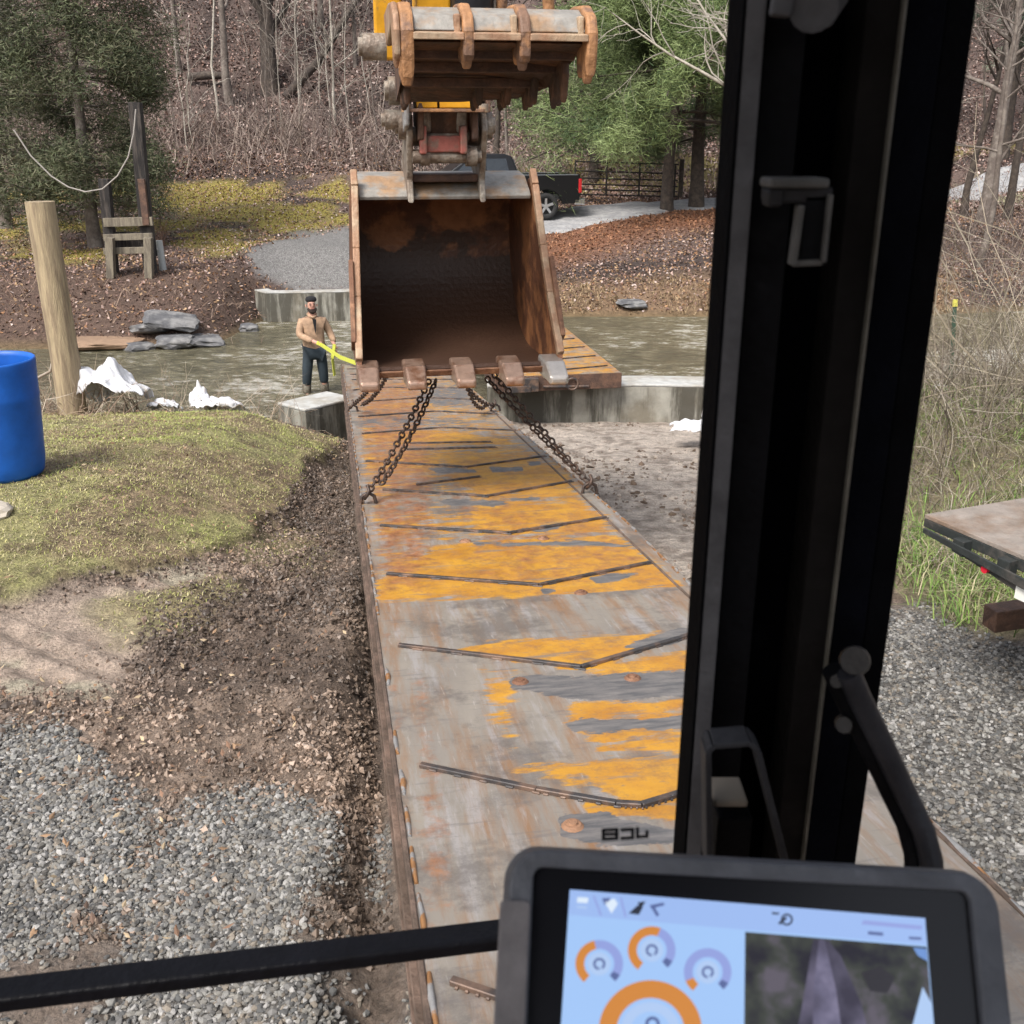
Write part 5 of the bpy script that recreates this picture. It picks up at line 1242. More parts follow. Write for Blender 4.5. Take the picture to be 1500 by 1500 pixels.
# ------------------------------------------------------------------ pickup truck
def truck():
    yaw = R(12); cxr, cyr = atY(800, 300, 33.0)[0], 33.0
    hx = Vector((-math.cos(yaw), -math.sin(yaw), 0)); lx = Vector((-hx.y, hx.x, 0))    # heading, its left (towards the camera)
    if lx.y > 0: lx = -lx
    # origin: rear axle, near wheel contact
    x0 = float(cxr); y0 = cyr; z0 = float(ground(x0, y0)[0][0]) + .07
    z0 = max(z0, float(atY(800, 321, 33.0)[2]) - .02)
    T = empty("pickup_truck", (0, 0, 0), "black pickup truck parked on the gravel road behind the bucket", "pickup truck")
    up = Vector((0, 0, 1)); M = Matrix(((hx.x, -lx.x, 0, x0), (hx.y, -lx.y, 0, y0), (0, 0, 1, z0), (0, 0, 0, 1)))
    # local: x forward, y away from camera (0 = near wheel outer face), z up
    T.matrix_world = M
    BLK = mat("black_paint", (.006, .006, .007), .3, coat=.15, spec=.3); PL = mat("black_plastic", (.02, .02, .02), .6); GL = mat("tinted_glass", (.015, .02, .025), .05, spec=.8)
    CHR = mat("chrome", (.75, .75, .76), .18, 1.0); TY = mat("tyre_rubber", (.02, .02, .02), .85); RIM = mat("alloy", (.55, .55, .56), .3, .8); RED = mat("tail_red", (.45, .015, .02), .25, coat=.5)
    def arch(x, r, z=.40): return [(x + r * math.cos(a), z + r * math.sin(a)) for a in np.linspace(math.pi, 0, 11)]
    # bed side panel with wheel arch
    W_ = 1.96
    def bedside(y0_, y1_):
        p = [(-1.05, .50), (-.52, .46)] + arch(0, .50)[1:-1] + [(.52, .46), (.78, .46), (.78, 1.30), (-1.0, 1.33), (-1.08, 1.28)]
        mb = MB(); mb.prism(p, y0_, y1_, ((0, 1, 0), (1, 0, 0), (0, 0, 1))); return mb
    bed = empty("bed"); bed.parent = T
    bedside(-.04, .05).build("bed_side", BLK, bed, bevel=.02); bedside(W_ - .05, W_ + .04).build("bed_side", BLK, bed, bevel=.02)
    mb = MB(); mb.box((-.15, W_ / 2, .62), (1.85, W_ - .1, .06)); mb.build("bed_floor", PL, bed)
    mb = MB(); mb.box((.74, W_ / 2, .95), (.06, W_ - .1, .68)); mb.build("bed_front", BLK, bed)
    mb = MB(); mb.box((-.12, -.0, 1.325), (1.72, .09, .03)); mb.box((-.12, W_, 1.325), (1.72, .09, .03)); mb.build("bed_rail", mat("rail_grey", (.12, .13, .14), .4), bed, bevel=.008)
    mb = MB(); mb.box((-1.055, W_ / 2, .94), (.06, W_ - .12, .74)); mb.box((-1.06, W_ / 2, 1.31), (.09, W_ - .12, .03)); mb.build("tailgate", BLK, T, bevel=.015)
    for yy in (-.005, W_ + .005):
        mb = MB(); mb.box((-1.065, yy, 1.0), (.10, .13, .42)); mb.build("tail_light", RED, T, bevel=.02)
    mb = MB(); mb.box((-1.17, W_ / 2, .53), (.16, W_ + .02, .20)); mb.box((-1.02, .0, .53), (.25, .08, .18)); mb.build("rear_bumper", CHR, T, bevel=.03)
    # cab
    cab = empty("cab"); cab.parent = T
    mb = MB(); p = [(.82, .46), (3.05, .46)] + [(x, z) for x, z in arch(3.62, .50)[1:-1]] + [(4.15, .46), (4.62, .55), (4.66, 1.05), (4.55, 1.22), (3.25, 1.30), (.82, 1.30)]
    mb.prism(p, -.03, W_ + .03, ((0, 1, 0), (1, 0, 0), (0, 0, 1))); mb.build("body", BLK, cab, bevel=.03)
    V = []
    for z, xr, xf, ins in ((1.29, .84, 3.2, .0), (1.86, 1.05, 2.35, .17), (1.93, 1.25, 2.15, .24)):
        V += [(xr, ins, z), (xf, ins, z), (xf, W_ - ins, z), (xr, W_ - ins, z)]
    F = [(8, 9, 10, 11)]
    for q in (0, 4):
        for e in range(4): F.append((q + e, q + (e + 1) % 4, q + 4 + (e + 1) % 4, q + 4 + e))
    MB().add(V, F).build("roof", BLK, cab, bevel=.03)
    mb = MB(); mb.add([(.885, .20, 1.40), (.885, W_ - .20, 1.40), (1.025, W_ - .27, 1.80), (1.025, .27, 1.80), (.84, .20, 1.40), (.84, W_ - .20, 1.40), (.985, W_ - .27, 1.80), (.985, .27, 1.80)], [(4, 5, 6, 7), (0, 3, 2, 1), (0, 1, 5, 4), (1, 2, 6, 5), (2, 3, 7, 6), (3, 0, 4, 7)]); mb.build("rear_window", GL, cab)
    for a_, b_ in ((1.15, 1.85), (1.92, 2.85)):
        mb = MB(); mb.add([(a_, .0, 1.36), (b_, .0, 1.36), (min(b_, 2.35), .145, 1.80), (a_ + .08, .145, 1.80), (a_, .03, 1.36), (b_, .03, 1.36), (min(b_, 2.35), .17, 1.80), (a_ + .08, .17, 1.80)], [(0, 1, 2, 3), (4, 7, 6, 5), (0, 4, 5, 1), (1, 5, 6, 2), (2, 6, 7, 3), (3, 7, 4, 0)]); mb.build("side_window", GL, cab)
    mb = MB(); mb.box((.99, W_ / 2, 1.84), (.03, .35, .035)); mb.build("brake_lamp", RED, cab)
    mb = MB(); mb.box((4.68, W_ / 2, .62), (.14, W_, .24)); mb.build("front_bumper", CHR, T, bevel=.03)
    for wx_ in (0, 3.62):
        for yy in (-.01, W_ - .26):
            w_ = empty("wheel"); w_.parent = T; w_.location = (wx_, yy, .40)
            mb = MB(); rr_ = [(0, .24), (.0, .345), (.02, .385), (.05, .40), (.22, .40), (.25, .385), (.27, .345), (.27, .24)]; V = []; F = []; kk = 28
            for y_, r_ in rr_:
                for j in range(kk): V.append((r_ * math.cos(2 * math.pi * j / kk), y_, r_ * math.sin(2 * math.pi * j / kk)))
            for i in range(len(rr_)):
                i2 = (i + 1) % len(rr_)
                for j in range(kk): F.append((i * kk + j, i * kk + (j + 1) % kk, i2 * kk + (j + 1) % kk, i2 * kk + j))
            mb.add(V, F, smooth=True); mb.build("tyre", TY, w_)
            mb = MB(); mb.tube([(.262 * math.cos(a), .02, .262 * math.sin(a)) for a in np.linspace(0, 6.283, 25)[:-1]], .018, 6, closed=True)
            for s_ in range(5):
                a = s_ * 2 * math.pi / 5 + .3; mb.bar((.05 * math.cos(a), .03, .05 * math.sin(a)), (.25 * math.cos(a), .02, .25 * math.sin(a)), .075, .03, up=(0, 1, 0))
            mb.tube([(0, .0, 0), (0, .06, 0)], .06, 12); mb.build("rim", RIM, w_, bevel=.004)
            mb = MB(); mb.tube([(0, .10, 0), (0, .16, 0)], .25, 20); mb.build("brake_drum", PL, w_)
truck()

# ------------------------------------------------------------------ metal gate
M_GATE = mat("gate_tube", (.035, .03, .028), .6, .3, var=.2)
ga = atY(842, 287, 38.4); gb = atY(992, 280, 39.4)
gx0, gy0 = float(ga[0]), 38.4; gx1, gy1 = float(gb[0]), 39.4
zg0, zg1 = gz(gx0, gy0) + .12, gz(gx1, gy1) + .12
gt = empty("farm_gate", (gx0, gy0, gz(gx0, gy0)), "dark metal tube farm gate beside the gravel road", "gate"); O = Vector((gx0, gy0, gz(gx0, gy0)))
A_ = Vector((gx0, gy0, zg0)) - O; B_ = Vector((gx1, gy1, zg1)) - O
for i, hz in enumerate((0, .17, .35, .56, .80, 1.12, )):
    mb = MB(); mb.tube([A_ + Vector((0, 0, hz)), B_ + Vector((0, 0, hz))], .026, 8); mb.build("gate_rail", M_GATE, gt)
for f_ in (0, .30, .62, .97):
    mb = MB(); p = A_.lerp(B_, f_); mb.tube([p, p + Vector((0, 0, 1.12))], .034, 8); mb.build("upright", M_GATE, gt)
mb = MB(); mb.tube([B_ + Vector((.12, 0, -.3)), B_ + Vector((.12, 0, 1.3))], .085, 12); o = mb.build("gate_post", M_BARKD); o.location = O; tag(o, "thick dark post at the right end of the metal gate", "post")
o.name = "fence_post"
# wire fence continuing to the right
for i, uu in enumerate((1058, 1110)):
    x_ = at_ground(uu, 40); z_ = gz(x_, 40); mb = MB(); mb.tube([(0, 0, -.2), (0, 0, 1.2)], .03, 8); o = mb.build("fence_post", M_BARK); o.location = (x_, 40, z_); tag(o, ["thin fence post left of the cab pillar behind the road", "thin fence post behind the cab pillar"][i], "post")

# ------------------------------------------------------------------ trailer and loose beam at the right
M_TDECK = mat("trailer_deck_steel", (.25, .215, .185), .8, col2=(.20, .14, .10), var=.3, scale=3, bump=.4, bscale=90, c2lo=.48, c2hi=.62)
M_TSIDE = mat("trailer_side_paint", (.022, .026, .025), .6, col2=(.09, .078, .068), var=.35, scale=7, c2lo=.5, c2hi=.65)
tz = -1.62
def onz(u, v, z): r = ray(u, v); return Vector(r * (z / r[2]))
c0 = onz(1355, 753, tz); c1 = onz(1500, 814, tz); c2 = onz(1500, 729, tz)
tr = empty("flatbed_trailer", tuple(c0), "rusty steel deck corner of a low trailer at the right edge", "trailer")
e1_ = (c1 - c0).normalized(); e2_ = (c2 - c0).normalized()
q0 = Vector((0, 0, 0)); q1 = e1_ * 2.2; q3 = e2_ * 3.2; q2 = q3 + e1_ * 2.2
mb = MB(); mb.add([q0, q1, q2, q3, q0 - Vector((0, 0, .02)), q1 - Vector((0, 0, .02)), q2 - Vector((0, 0, .02)), q3 - Vector((0, 0, .02))], [(0, 1, 2, 3), (7, 6, 5, 4), (0, 4, 5, 1), (1, 5, 6, 2), (2, 6, 7, 3), (3, 7, 4, 0)])
mb.build("deck", M_TDECK, tr, bevel=.003)
nrm = Vector((e1_.y, -e1_.x, 0)); 
if nrm.dot(Vector((0, -1, 0))) < 0: nrm = -nrm
dn = Vector((0, 0, -1))
def sidebar(s0_, s1_, za0, za1, zb0, zb1, out, th_, name, mt):
    """plate on the deck's near side: from s0 to s1, top depth za*, bottom depth zb* below the deck"""
    a = e1_ * s0_ + nrm * out; b = e1_ * s1_ + nrm * out; t_ = nrm * th_
    V = [a + dn * za0, b + dn * za1, b + dn * zb1, a + dn * zb0]; V += [v_ - t_ for v_ in V]
    mb = MB(); mb.add(V, [(0, 1, 2, 3), (7, 6, 5, 4), (0, 4, 5, 1), (1, 5, 6, 2), (2, 6, 7, 3), (3, 7, 4, 0)]); return mb.build(name, mt, tr, bevel=.003)
q1_ = 1
sidebar(.0, 2.2, .021, .021, .060, .105, .0, .012, "side_channel", M_TSIDE)
sidebar(.05, 2.2, .040, .16, .065, .26, .055, .012, "rub_rail", M_TSIDE)
sidebar(.10, 2.2, .066, .27, .075, .42, .03, .02, "lower_frame", M_TSIDE)
for s_ in (.22, .46, .95, 1.4):
    sidebar(s_, s_ + .06, .03, .03, .09, .10, .05, .055, "stake_pocket", M_TSIDE)
p = e1_ * .40 + nrm * .034 + dn * .110; mb = MB(); mb.tube([p - nrm * .02, p + nrm * .012], .017, 14); mb.build("marker_light", mat("marker_red", (.55, .02, .04), .3), tr)
p = e1_ * .56 + nrm * .034 + dn * .145; mb = MB(); mb.bar(p, p + e1_ * .10, .006, .06); mb.build("reflector", mat("reflector_white", (.75, .74, .68), .4), tr)
for s_ in (1.2, 2.0):
    mb = MB(); p = e1_ * s_ + e2_ * .5; mb.bar(p - Vector((0, 0, .02)), p + Vector((0, 0, -.80)), .1, .1, up=(0, 1, 0)); mb.build("trailer_leg", M_TSIDE, tr)
bz = -2.36
a = onz(1449, 906, bz); b = onz(1540, 893, bz + .02); d_ = (b - a).normalized(); mb = MB(); mb.bar(Vector((0, 0, 0)), d_ * 1.4, .11, .12); 
o = mb.build("steel_beam", M_RUSTD, bevel=.006); o.location = a; tag(o, "short square rusty steel beam under the trailer edge", "beam")
o.location.z = max(gz(a.x, a.y) + .05, a.z)

# ------------------------------------------------------------------ the man in the water
def skinned(name, verts, edges, radii, mt, parent, sub=2, root=0):
    me = bpy.data.meshes.new(name); me.from_pydata([tuple(v) for v in verts], edges, []); me.update()
    o = bpy.data.objects.new(name, me); COL.objects.link(o)
    sk = o.modifiers.new("Skin", 'SKIN'); sk.use_smooth_shade = True
    sv_ = me.skin_vertices[0].data
    for i, r_ in enumerate(radii):
        sv_[i].radius = (r_, r_) if not isinstance(r_, tuple) else r_; sv_[i].use_root = (i == root)
    sb = o.modifiers.new("Sub", 'SUBSURF'); sb.levels = sub; sb.render_levels = sub
    dg = bpy.context.evaluated_depsgraph_get(); nm = bpy.data.meshes.new_from_object(o.evaluated_get(dg)); nm.name = name
    o.modifiers.clear(); o.data = nm; bpy.data.meshes.remove(me); nm.materials.clear(); nm.materials.append(mt)
    nm.polygons.foreach_set("use_smooth", [True] * len(nm.polygons)); o.parent = parent; return o
def man():
    Yv = 17.5; r = ray(465, 580); x = r[0] / r[1] * Yv
    T = empty("person", (x, Yv, -4.33), "man in tan jacket, jeans and black beanie standing in the creek pulling a yellow line", "person", rz=.32)
    SK = mat("skin", (.50, .27, .20), .6); TAN = mat("tan_canvas", (.36, .235, .15), .85, var=.4, scale=3.5, bump=1.0, bscale=9); JE = mat("dark_jeans", (.022, .034, .044), .85, var=.25, scale=6)
    BT = mat("camo_boot", (.08, .065, .045), .8, col2=(.22, .20, .16), var=.3, scale=10); BK = mat("black_knit", (.012, .012, .014), .95); HR = mat("beard_hair", (.03, .018, .013), .9)
    J = dict(pel=(0, 0, .92), wst=(0, 0, 1.08), ch=(0, .01, 1.30), nk=(0, 0, 1.48), hd0=(0, -.01, 1.56), hd1=(0, -.015, 1.66), hd2=(0, -.005, 1.735),
             sl=(-.18, 0, 1.40), el=(-.235, -.10, 1.17), wl=(-.02, -.36, 1.08), hl=(.04, -.42, 1.06), sr=(.18, 0, 1.40), er=(.265, .02, 1.16), wr=(.33, -.12, .97), hr_=(.345, -.15, .90),
             pl=(-.10, 0, .88), kl=(-.155, -.04, .48), al=(-.17, .02, .12), tl=(-.19, -.13, .05), pr=(.10, 0, .88), kr=(.125, -.03, .49), ar=(.14, .03, .12), tr=(.15, -.12, .05))
    K = list(J); ix = {k: i for i, k in enumerate(K)}
    E = [('pel', 'wst'), ('wst', 'ch'), ('ch', 'nk'), ('nk', 'hd0'), ('hd0', 'hd1'), ('hd1', 'hd2'), ('ch', 'sl'), ('sl', 'el'), ('el', 'wl'), ('wl', 'hl'), ('ch', 'sr'), ('sr', 'er'), ('er', 'wr'), ('wr', 'hr_'),
         ('pel', 'pl'), ('pl', 'kl'), ('kl', 'al'), ('al', 'tl'), ('pel', 'pr'), ('pr', 'kr'), ('kr', 'ar'), ('ar', 'tr')]
    Rr = dict(pel=(.15, .11), wst=(.14, .11), ch=(.16, .12), nk=.06, hd0=(.068, .075), hd1=(.078, .098), hd2=(.060, .075), sl=.062, el=.046, wl=.032, hl=.04, sr=.062, er=.046, wr=.032, hr_=.04,
              pl=.09, kl=.062, al=.045, tl=.035, pr=.09, kr=.062, ar=.045, tr=.035)
    skinned("body", [J[k] for k in K], [(ix[a], ix[b]) for a, b in E], [Rr[k] for k in K], SK, T)
    # fingers closed on the line
    for nm, w_, dx in (("hand", J['hl'], 1), ("hand", J['hr_'], -1)):
        hv = []; he = []; hr = []
        for q in range(4):
            b0 = len(hv); y_ = -.01 - q * .018
            if dx == 1: pts = [(w_[0] + .0, w_[1] + y_ * .4, w_[2] + .02 - q * .014), (w_[0] + .035, w_[1] - .025, w_[2] + .022 - q * .016), (w_[0] + .05, w_[1] - .035, w_[2] - .002 - q * .016), (w_[0] + .03, w_[1] - .045, w_[2] - .02 - q * .014)]
            else: pts = [(w_[0] + .01 - q * .012, w_[1] - .01, w_[2] - .01), (w_[0] + .015 - q * .015, w_[1] - .035, w_[2] - .05 + q * .003), (w_[0] + .0 - q * .014, w_[1] - .05, w_[2] - .085 + q * .006), (w_[0] - .01 - q * .012, w_[1] - .035, w_[2] - .105 + q * .01)]
            hv += pts; he += [(b0, b0 + 1), (b0 + 1, b0 + 2), (b0 + 2, b0 + 3)]; hr += [.011, .010, .009, .0075]
            skinned("finger", pts, [(0, 1), (1, 2), (2, 3)], [.011, .010, .009, .0075], SK, T, 1)
        pts = [(w_[0] - .01, w_[1], w_[2] + .01), (w_[0] + .01, w_[1] - .035, w_[2] + .035), (w_[0] + .035, w_[1] - .05, w_[2] + .03)]
        skinned("thumb", pts, [(0, 1), (1, 2)], [.014, .012, .009], SK, T, 1)
    # jacket
    jv = [(0, 0, .745), (0, 0, 1.0), (0, .005, 1.20), (0, .01, 1.34), (0, 0, 1.45), (-.18, 0, 1.375), (-.245, -.095, 1.165), (-.05, -.335, 1.09), (.18, 0, 1.375), (.275, .02, 1.16), (.325, -.10, 1.0)]
    jv = [(a * 1.04, b, c_) for a, b, c_ in jv]
    skinned("jacket", jv, [(0, 1), (1, 2), (2, 3), (3, 4), (3, 5), (5, 6), (6, 7), (3, 8), (8, 9), (9, 10)], [(.215, .155), (.205, .155), (.20, .15), (.17, .13), (.085, .08), .082, .068, .052, .082, .068, .054], TAN, T)
    mb = MB(); mb.prism([(-.02, 1.44), (.045, 1.43), (.035, 1.30), (.02, 1.18), (.0, 1.30)], -.165, -.150, ((0, 1, 0), (1, 0, 0), (0, 0, 1))); mb.build("undershirt", BK, T)
    skinned("collar", [(-.075, .03, 1.50), (-.06, -.06, 1.475), (.0, -.10, 1.45), (.06, -.06, 1.475), (.075, .03, 1.50), (0, .075, 1.515)], [(0, 1), (1, 2), (2, 3), (3, 4), (4, 5), (5, 0)], [.022] * 6, TAN, T, 1)
    skinned("jeans", [(0, 0, .90), (-.10, 0, .86), (-.155, -.035, .50), (-.168, .01, .26), (.10, 0, .86), (.125, -.025, .51), (.138, .02, .28)], [(0, 1), (1, 2), (2, 3), (0, 4), (4, 5), (5, 6)], [(.18, .14), .115, .092, .082, .115, .092, .082], JE, T)
    for s_, kx in ((-1, J['al']), (1, J['ar'])):
        skinned("boot", [(kx[0], kx[1] + .0, .33), (kx[0], kx[1] + .01, .14), (kx[0], kx[1] + .02, .055), (kx[0] + s_ * .01, kx[1] - .14, .045)], [(0, 1), (1, 2), (2, 3)], [.092, .080, .070, .058], BT, T)
    skinned("beanie", [(0, .01, 1.69), (0, .015, 1.745), (0, .02, 1.80)], [(0, 1), (1, 2)], [(.108, .120), (.106, .115), (.085, .09)], BK, T)
    skinned("beard", [(-.065, -.03, 1.60), (-.045, -.075, 1.565), (0, -.095, 1.545), (.045, -.075, 1.565), (.065, -.03, 1.60), (0, -.09, 1.505)], [(0, 1), (1, 2), (2, 3), (3, 4), (2, 5)], [.026, .032, .038, .032, .026, .026], HR, T, 1, 2)
    skinned("nose", [(0, -.098, 1.665), (0, -.122, 1.635)], [(0, 1)], [.011, .015], SK, T, 1)
    mb = MB(); mb.box((0, -.108, 1.603), (.045, .012, .010)); mb.build("mouth", mat("lip", (.35, .12, .10), .6), T)
    for s_ in (-1, 1):
        mb = MB(); mb.tube([(s_ * .033 - .012, -.101, 1.668), (s_ * .033 + .012, -.101, 1.668)], .009, 6); mb.build("eye", HR, T)
        mb = MB(); mb.bar((s_ * .033 - .018, -.104, 1.688), (s_ * .033 + .018, -.104, 1.688), .008, .008); mb.build("eyebrow", HR, T)
        mb = MB(); mb.tube([(s_ * .088, .0, 1.66), (s_ * .096, .0, 1.64), (s_ * .088, -.002, 1.62)], .014, 6); mb.build("ear", SK, T)
    # face, ears and fingers become one mesh with the body
    mats = []; V = []; F = []; FM = []; FS = []
    body = [o for o in T.children if o.name.startswith("body")][0]
    for o in [body] + [o for o in T.children if o.name.split('.')[0] in ("finger", "thumb", "nose", "ear", "eye", "eyebrow", "mouth")]:
        me = o.data; b0 = len(V); V += [tuple(v.co) for v in me.vertices]; mt_ = me.materials[0]
        if mt_ not in mats: mats.append(mt_)
        for p_ in me.polygons: F.append(tuple(b0 + i for i in p_.vertices)); FM.append(mats.index(mt_)); FS.append(p_.use_smooth)
        if o is not body: bpy.data.objects.remove(o)
    me = bpy.data.meshes.new("body"); me.from_pydata(V, [], F)
    for mt_ in mats: me.materials.append(mt_)
    me.polygons.foreach_set("material_index", FM); me.polygons.foreach_set("use_smooth", FS); body.data = me
    # yellow line: from the left hand to the slab corner under the bucket, and its tail
    YL = mat("yellow_webbing", (.50, .52, .07), .7, var=.2, scale=12); O = Vector((x, Yv, -4.33))
    RZ = Matrix.Rotation(.32, 3, 'Z'); h1 = O + RZ @ Vector((.05, -.45, 1.06)); e_ = Vector(atY(530, 535, 15.2)); tl_ = O + RZ @ Vector((.335, -.17, .88))
    ln = empty("yellow_strap", tuple(h1), "bright yellow webbing strap running from the man's hand to the slab", "strap")
    def rib_(pts, w_, name):
        mb = MB()
        for a, b in zip(pts, pts[1:]): mb.bar(a - h1, b - h1, .012, w_, up=(0, .2, 1))
        mb.build(name, YL, ln)
    m1 = h1.lerp(e_, .5) + Vector((0, 0, -.05)); rib_([h1 + Vector((-.06, -.0, .03)), h1, m1, e_], .062, "taut_length")
    rib_([tl_ + Vector((-.0, -.05, .12)), tl_ + Vector((-.05, -.06, -.12)), tl_ + Vector((-.03, -.06, -.42))], .07, "hanging_tail")
man()

# ------------------------------------------------------------------ inside of the cab
cabf = empty("excavator_cab", (0, 0, 0), "black front corner of the excavator cab with pillar, rail and window bar", "excavator cab")
def darkp(n, c_, r_=.5, sp=.35):
    sp *= .3; c_ = tuple(q * .6 for q in c_); return mat(n, c_, r_ + .1, spec=sp, var=.45, scale=7, col2=tuple(q * 2.2 + .004 for q in c_), c2lo=.60, c2hi=.75, bump=.15, bscale=120)
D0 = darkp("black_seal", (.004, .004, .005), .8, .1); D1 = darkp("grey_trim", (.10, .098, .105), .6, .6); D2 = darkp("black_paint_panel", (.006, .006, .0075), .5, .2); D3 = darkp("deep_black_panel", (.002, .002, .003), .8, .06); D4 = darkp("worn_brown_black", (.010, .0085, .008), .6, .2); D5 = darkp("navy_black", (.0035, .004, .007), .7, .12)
D6 = darkp("edge_highlight", (.13, .12, .10), .4, 1)  # lighter colour paints the highlight line along the door edge
def plan(u, d): r = ray(u, 750); return (float(r[0] / r[1] * d), d)
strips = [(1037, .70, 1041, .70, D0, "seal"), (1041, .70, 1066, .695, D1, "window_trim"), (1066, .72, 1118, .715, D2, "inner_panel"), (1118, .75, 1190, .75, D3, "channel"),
          (1190, .71, 1236, .705, D4, "door_edge"), (1236, .70, 1241, .70, D6, "door_edge_highlight"), (1241, .73, 1290, .73, D5, "outer_panel"), (1290, .735, 1326, .74, D0, "outer_seal")]
pil = empty("pillar"); pil.parent = cabf
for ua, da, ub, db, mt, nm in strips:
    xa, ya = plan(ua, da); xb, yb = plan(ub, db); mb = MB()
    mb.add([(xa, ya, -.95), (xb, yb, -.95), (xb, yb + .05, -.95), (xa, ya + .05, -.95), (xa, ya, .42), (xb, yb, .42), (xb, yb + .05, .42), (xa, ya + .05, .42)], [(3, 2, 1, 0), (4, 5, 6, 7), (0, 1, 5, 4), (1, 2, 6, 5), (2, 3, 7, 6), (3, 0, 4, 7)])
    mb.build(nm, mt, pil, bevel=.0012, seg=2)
# latch on the pillar
def P3(u, v, d): return Vector(atY(u, v, d))
lt = empty("window_latch"); lt.parent = cabf
M_LT = darkp("latch_grey", (.12, .115, .11), .4, .5)
mb = MB(); mb.bar(P3(1120, 267, .665), P3(1206, 267, .665), .03, .006); mb.build("latch_plate", M_LT, lt, bevel=.002)
mb = MB(); mb.bar(P3(1122, 284, .67), P3(1210, 284, .67), .03, .010); mb.bar(P3(1131, 276, .662), P3(1131, 302, .662), .009, .02, up=(0, 1, 0)); mb.build("latch_arm", darkp("latch_dark", (.03, .028, .03)), lt, bevel=.002)
mb = MB(); mb.bar(P3(1192, 280, .665), P3(1184, 388, .665), .020, .02, up=(0, 1, 0)); mb.build("latch_body", D2, lt, bevel=.003)
mb = MB(); mb.bar(P3(1172, 300, .655), P3(1160, 388, .655), .004, .01, up=(0, 1, 0)); mb.bar(P3(1215, 284, .655), P3(1204, 384, .655), .003, .01, up=(0, 1, 0)); mb.bar(P3(1160, 386, .655), P3(1204, 384, .655), .004, .004); mb.build("latch_spring", M_LT, lt, bevel=.001)
mb = MB(); mb.bar(P3(1148, -10, .66), P3(1142, 25, .66), .012, .01, up=(0, 1, 0)); mb.tube([P3(1192, 10, .68), P3(1192, 10, .655)], .014, 16); mb.bar(P3(1175, -20, .68), P3(1228, 20, .68), .02, .01, up=(0, 1, 0)); mb.build("upper_catch", D1, cabf, bevel=.002)
# grab rail
hr_ = empty("grab_rail"); hr_.parent = cabf
pts = [P3(1243, 985, .66), P3(1258, 1020, .66), P3(1290, 1085, .66), P3(1325, 1160, .66), P3(1352, 1215, .65), P3(1364, 1260, .64), P3(1366, 1310, .63)]
mb = MB(); mb.tube(pts, .0088, 14); mb.build("rail_tube", darkp("satin_black_tube", (.035, .035, .042), .3, .6), hr_)
pts2 = [p + Vector((-.008, .012, -.004)) for p in pts]; mb = MB(); mb.tube(pts2, .0078, 12); mb.build("rail_sleeve", D2, hr_)
mb = MB(); mb.tube([P3(1252, 968, .70), P3(1252, 968, .655)], [.012, .010], 14); mb.tube([P3(1226, 998, .69), P3(1226, 998, .66)], .005, 10); mb.tube([P3(1238, 1060, .69), P3(1236, 1062, .66)], [.008, .006], 12); mb.build("mount_bolt", darkp("bolt_grey", (.05, .045, .043), .4, .5), hr_, bevel=.002)
# bracket behind the monitor
bkt = empty("monitor_bracket"); bkt.parent = cabf
mb = MB()
pp = [(1036, 1260), (1034, 1090), (1042, 1082), (1095, 1078), (1106, 1090), (1150, 1265)]
P_ = [P3(u, v, .64) for u, v in pp]
for a, b in zip(P_, P_[1:]): mb.bar(a, b, .022, .0045, up=(0, 1, 0)) if False else mb.bar(a, b, .0045, .022, up=(0, 1, 0))
mb.build("bent_strap", darkp("strap_grey", (.045, .045, .05), .4, .4), bkt, bevel=.001)
mb = MB(); c_ = P3(1068, 1225, .66); mb.box(tuple(c_), (.026, .03, .055)); mb.build("block", D2, bkt, bevel=.002)
mb = MB(); c_ = P3(1065, 1163, .66); mb.box(tuple(c_ + Vector((0, 0, .002))), (.025, .032, .006)); mb.build("foam_pad", mat("beige_foam", (.20, .17, .135), .9), bkt, bevel=.002)
# window bar
a = P3(-60, 1465, .72); b = P3(740, 1368, .835); 
mb = MB(); mb.bar(a - (b - a) * .2, b + (b - a) * .35, .03, .017); mb.build("window_bar", darkp("black_bar", (.006, .006, .009), .35, .5), cabf, bevel=.004, seg=3)
mb = MB(); o_ = Vector((0, .006, -.012)); mb.bar(a - (b - a) * .2 + o_, b + (b - a) * .35 + o_, .012, .006); mb.build("bar_gasket", darkp("gasket", (.035, .035, .028), .7), cabf, bevel=.002)
# cab roof, floor edge and rear so the place holds together beside the frame
RM = D2
mb = MB(); mb.box((.0, -.55, .60), (1.3, 2.3, .05)); mb.build("roof_panel", RM, cabf)
mb = MB(); mb.box((-.62, .55, -.1), (.06, .06, 1.4)); mb.build("left_pillar", RM, cabf, bevel=.005)
for o in list(cabf.children):
    pass

# ------------------------------------------------------------------ monitor
cu = lambda u, v, A: Vector(atA(u, v, A))
TL, TR, BL = cu(748, 1250, .60), cu(1458, 1290, .60), cu(730, 1500, .568)
mx_ = (TR - TL).normalized(); my_ = BL - TL; my_ = (my_ - mx_ * my_.dot(mx_)).normalized(); mn_ = mx_.cross(my_)
if mn_.dot(TL) > 0: mn_ = -mn_
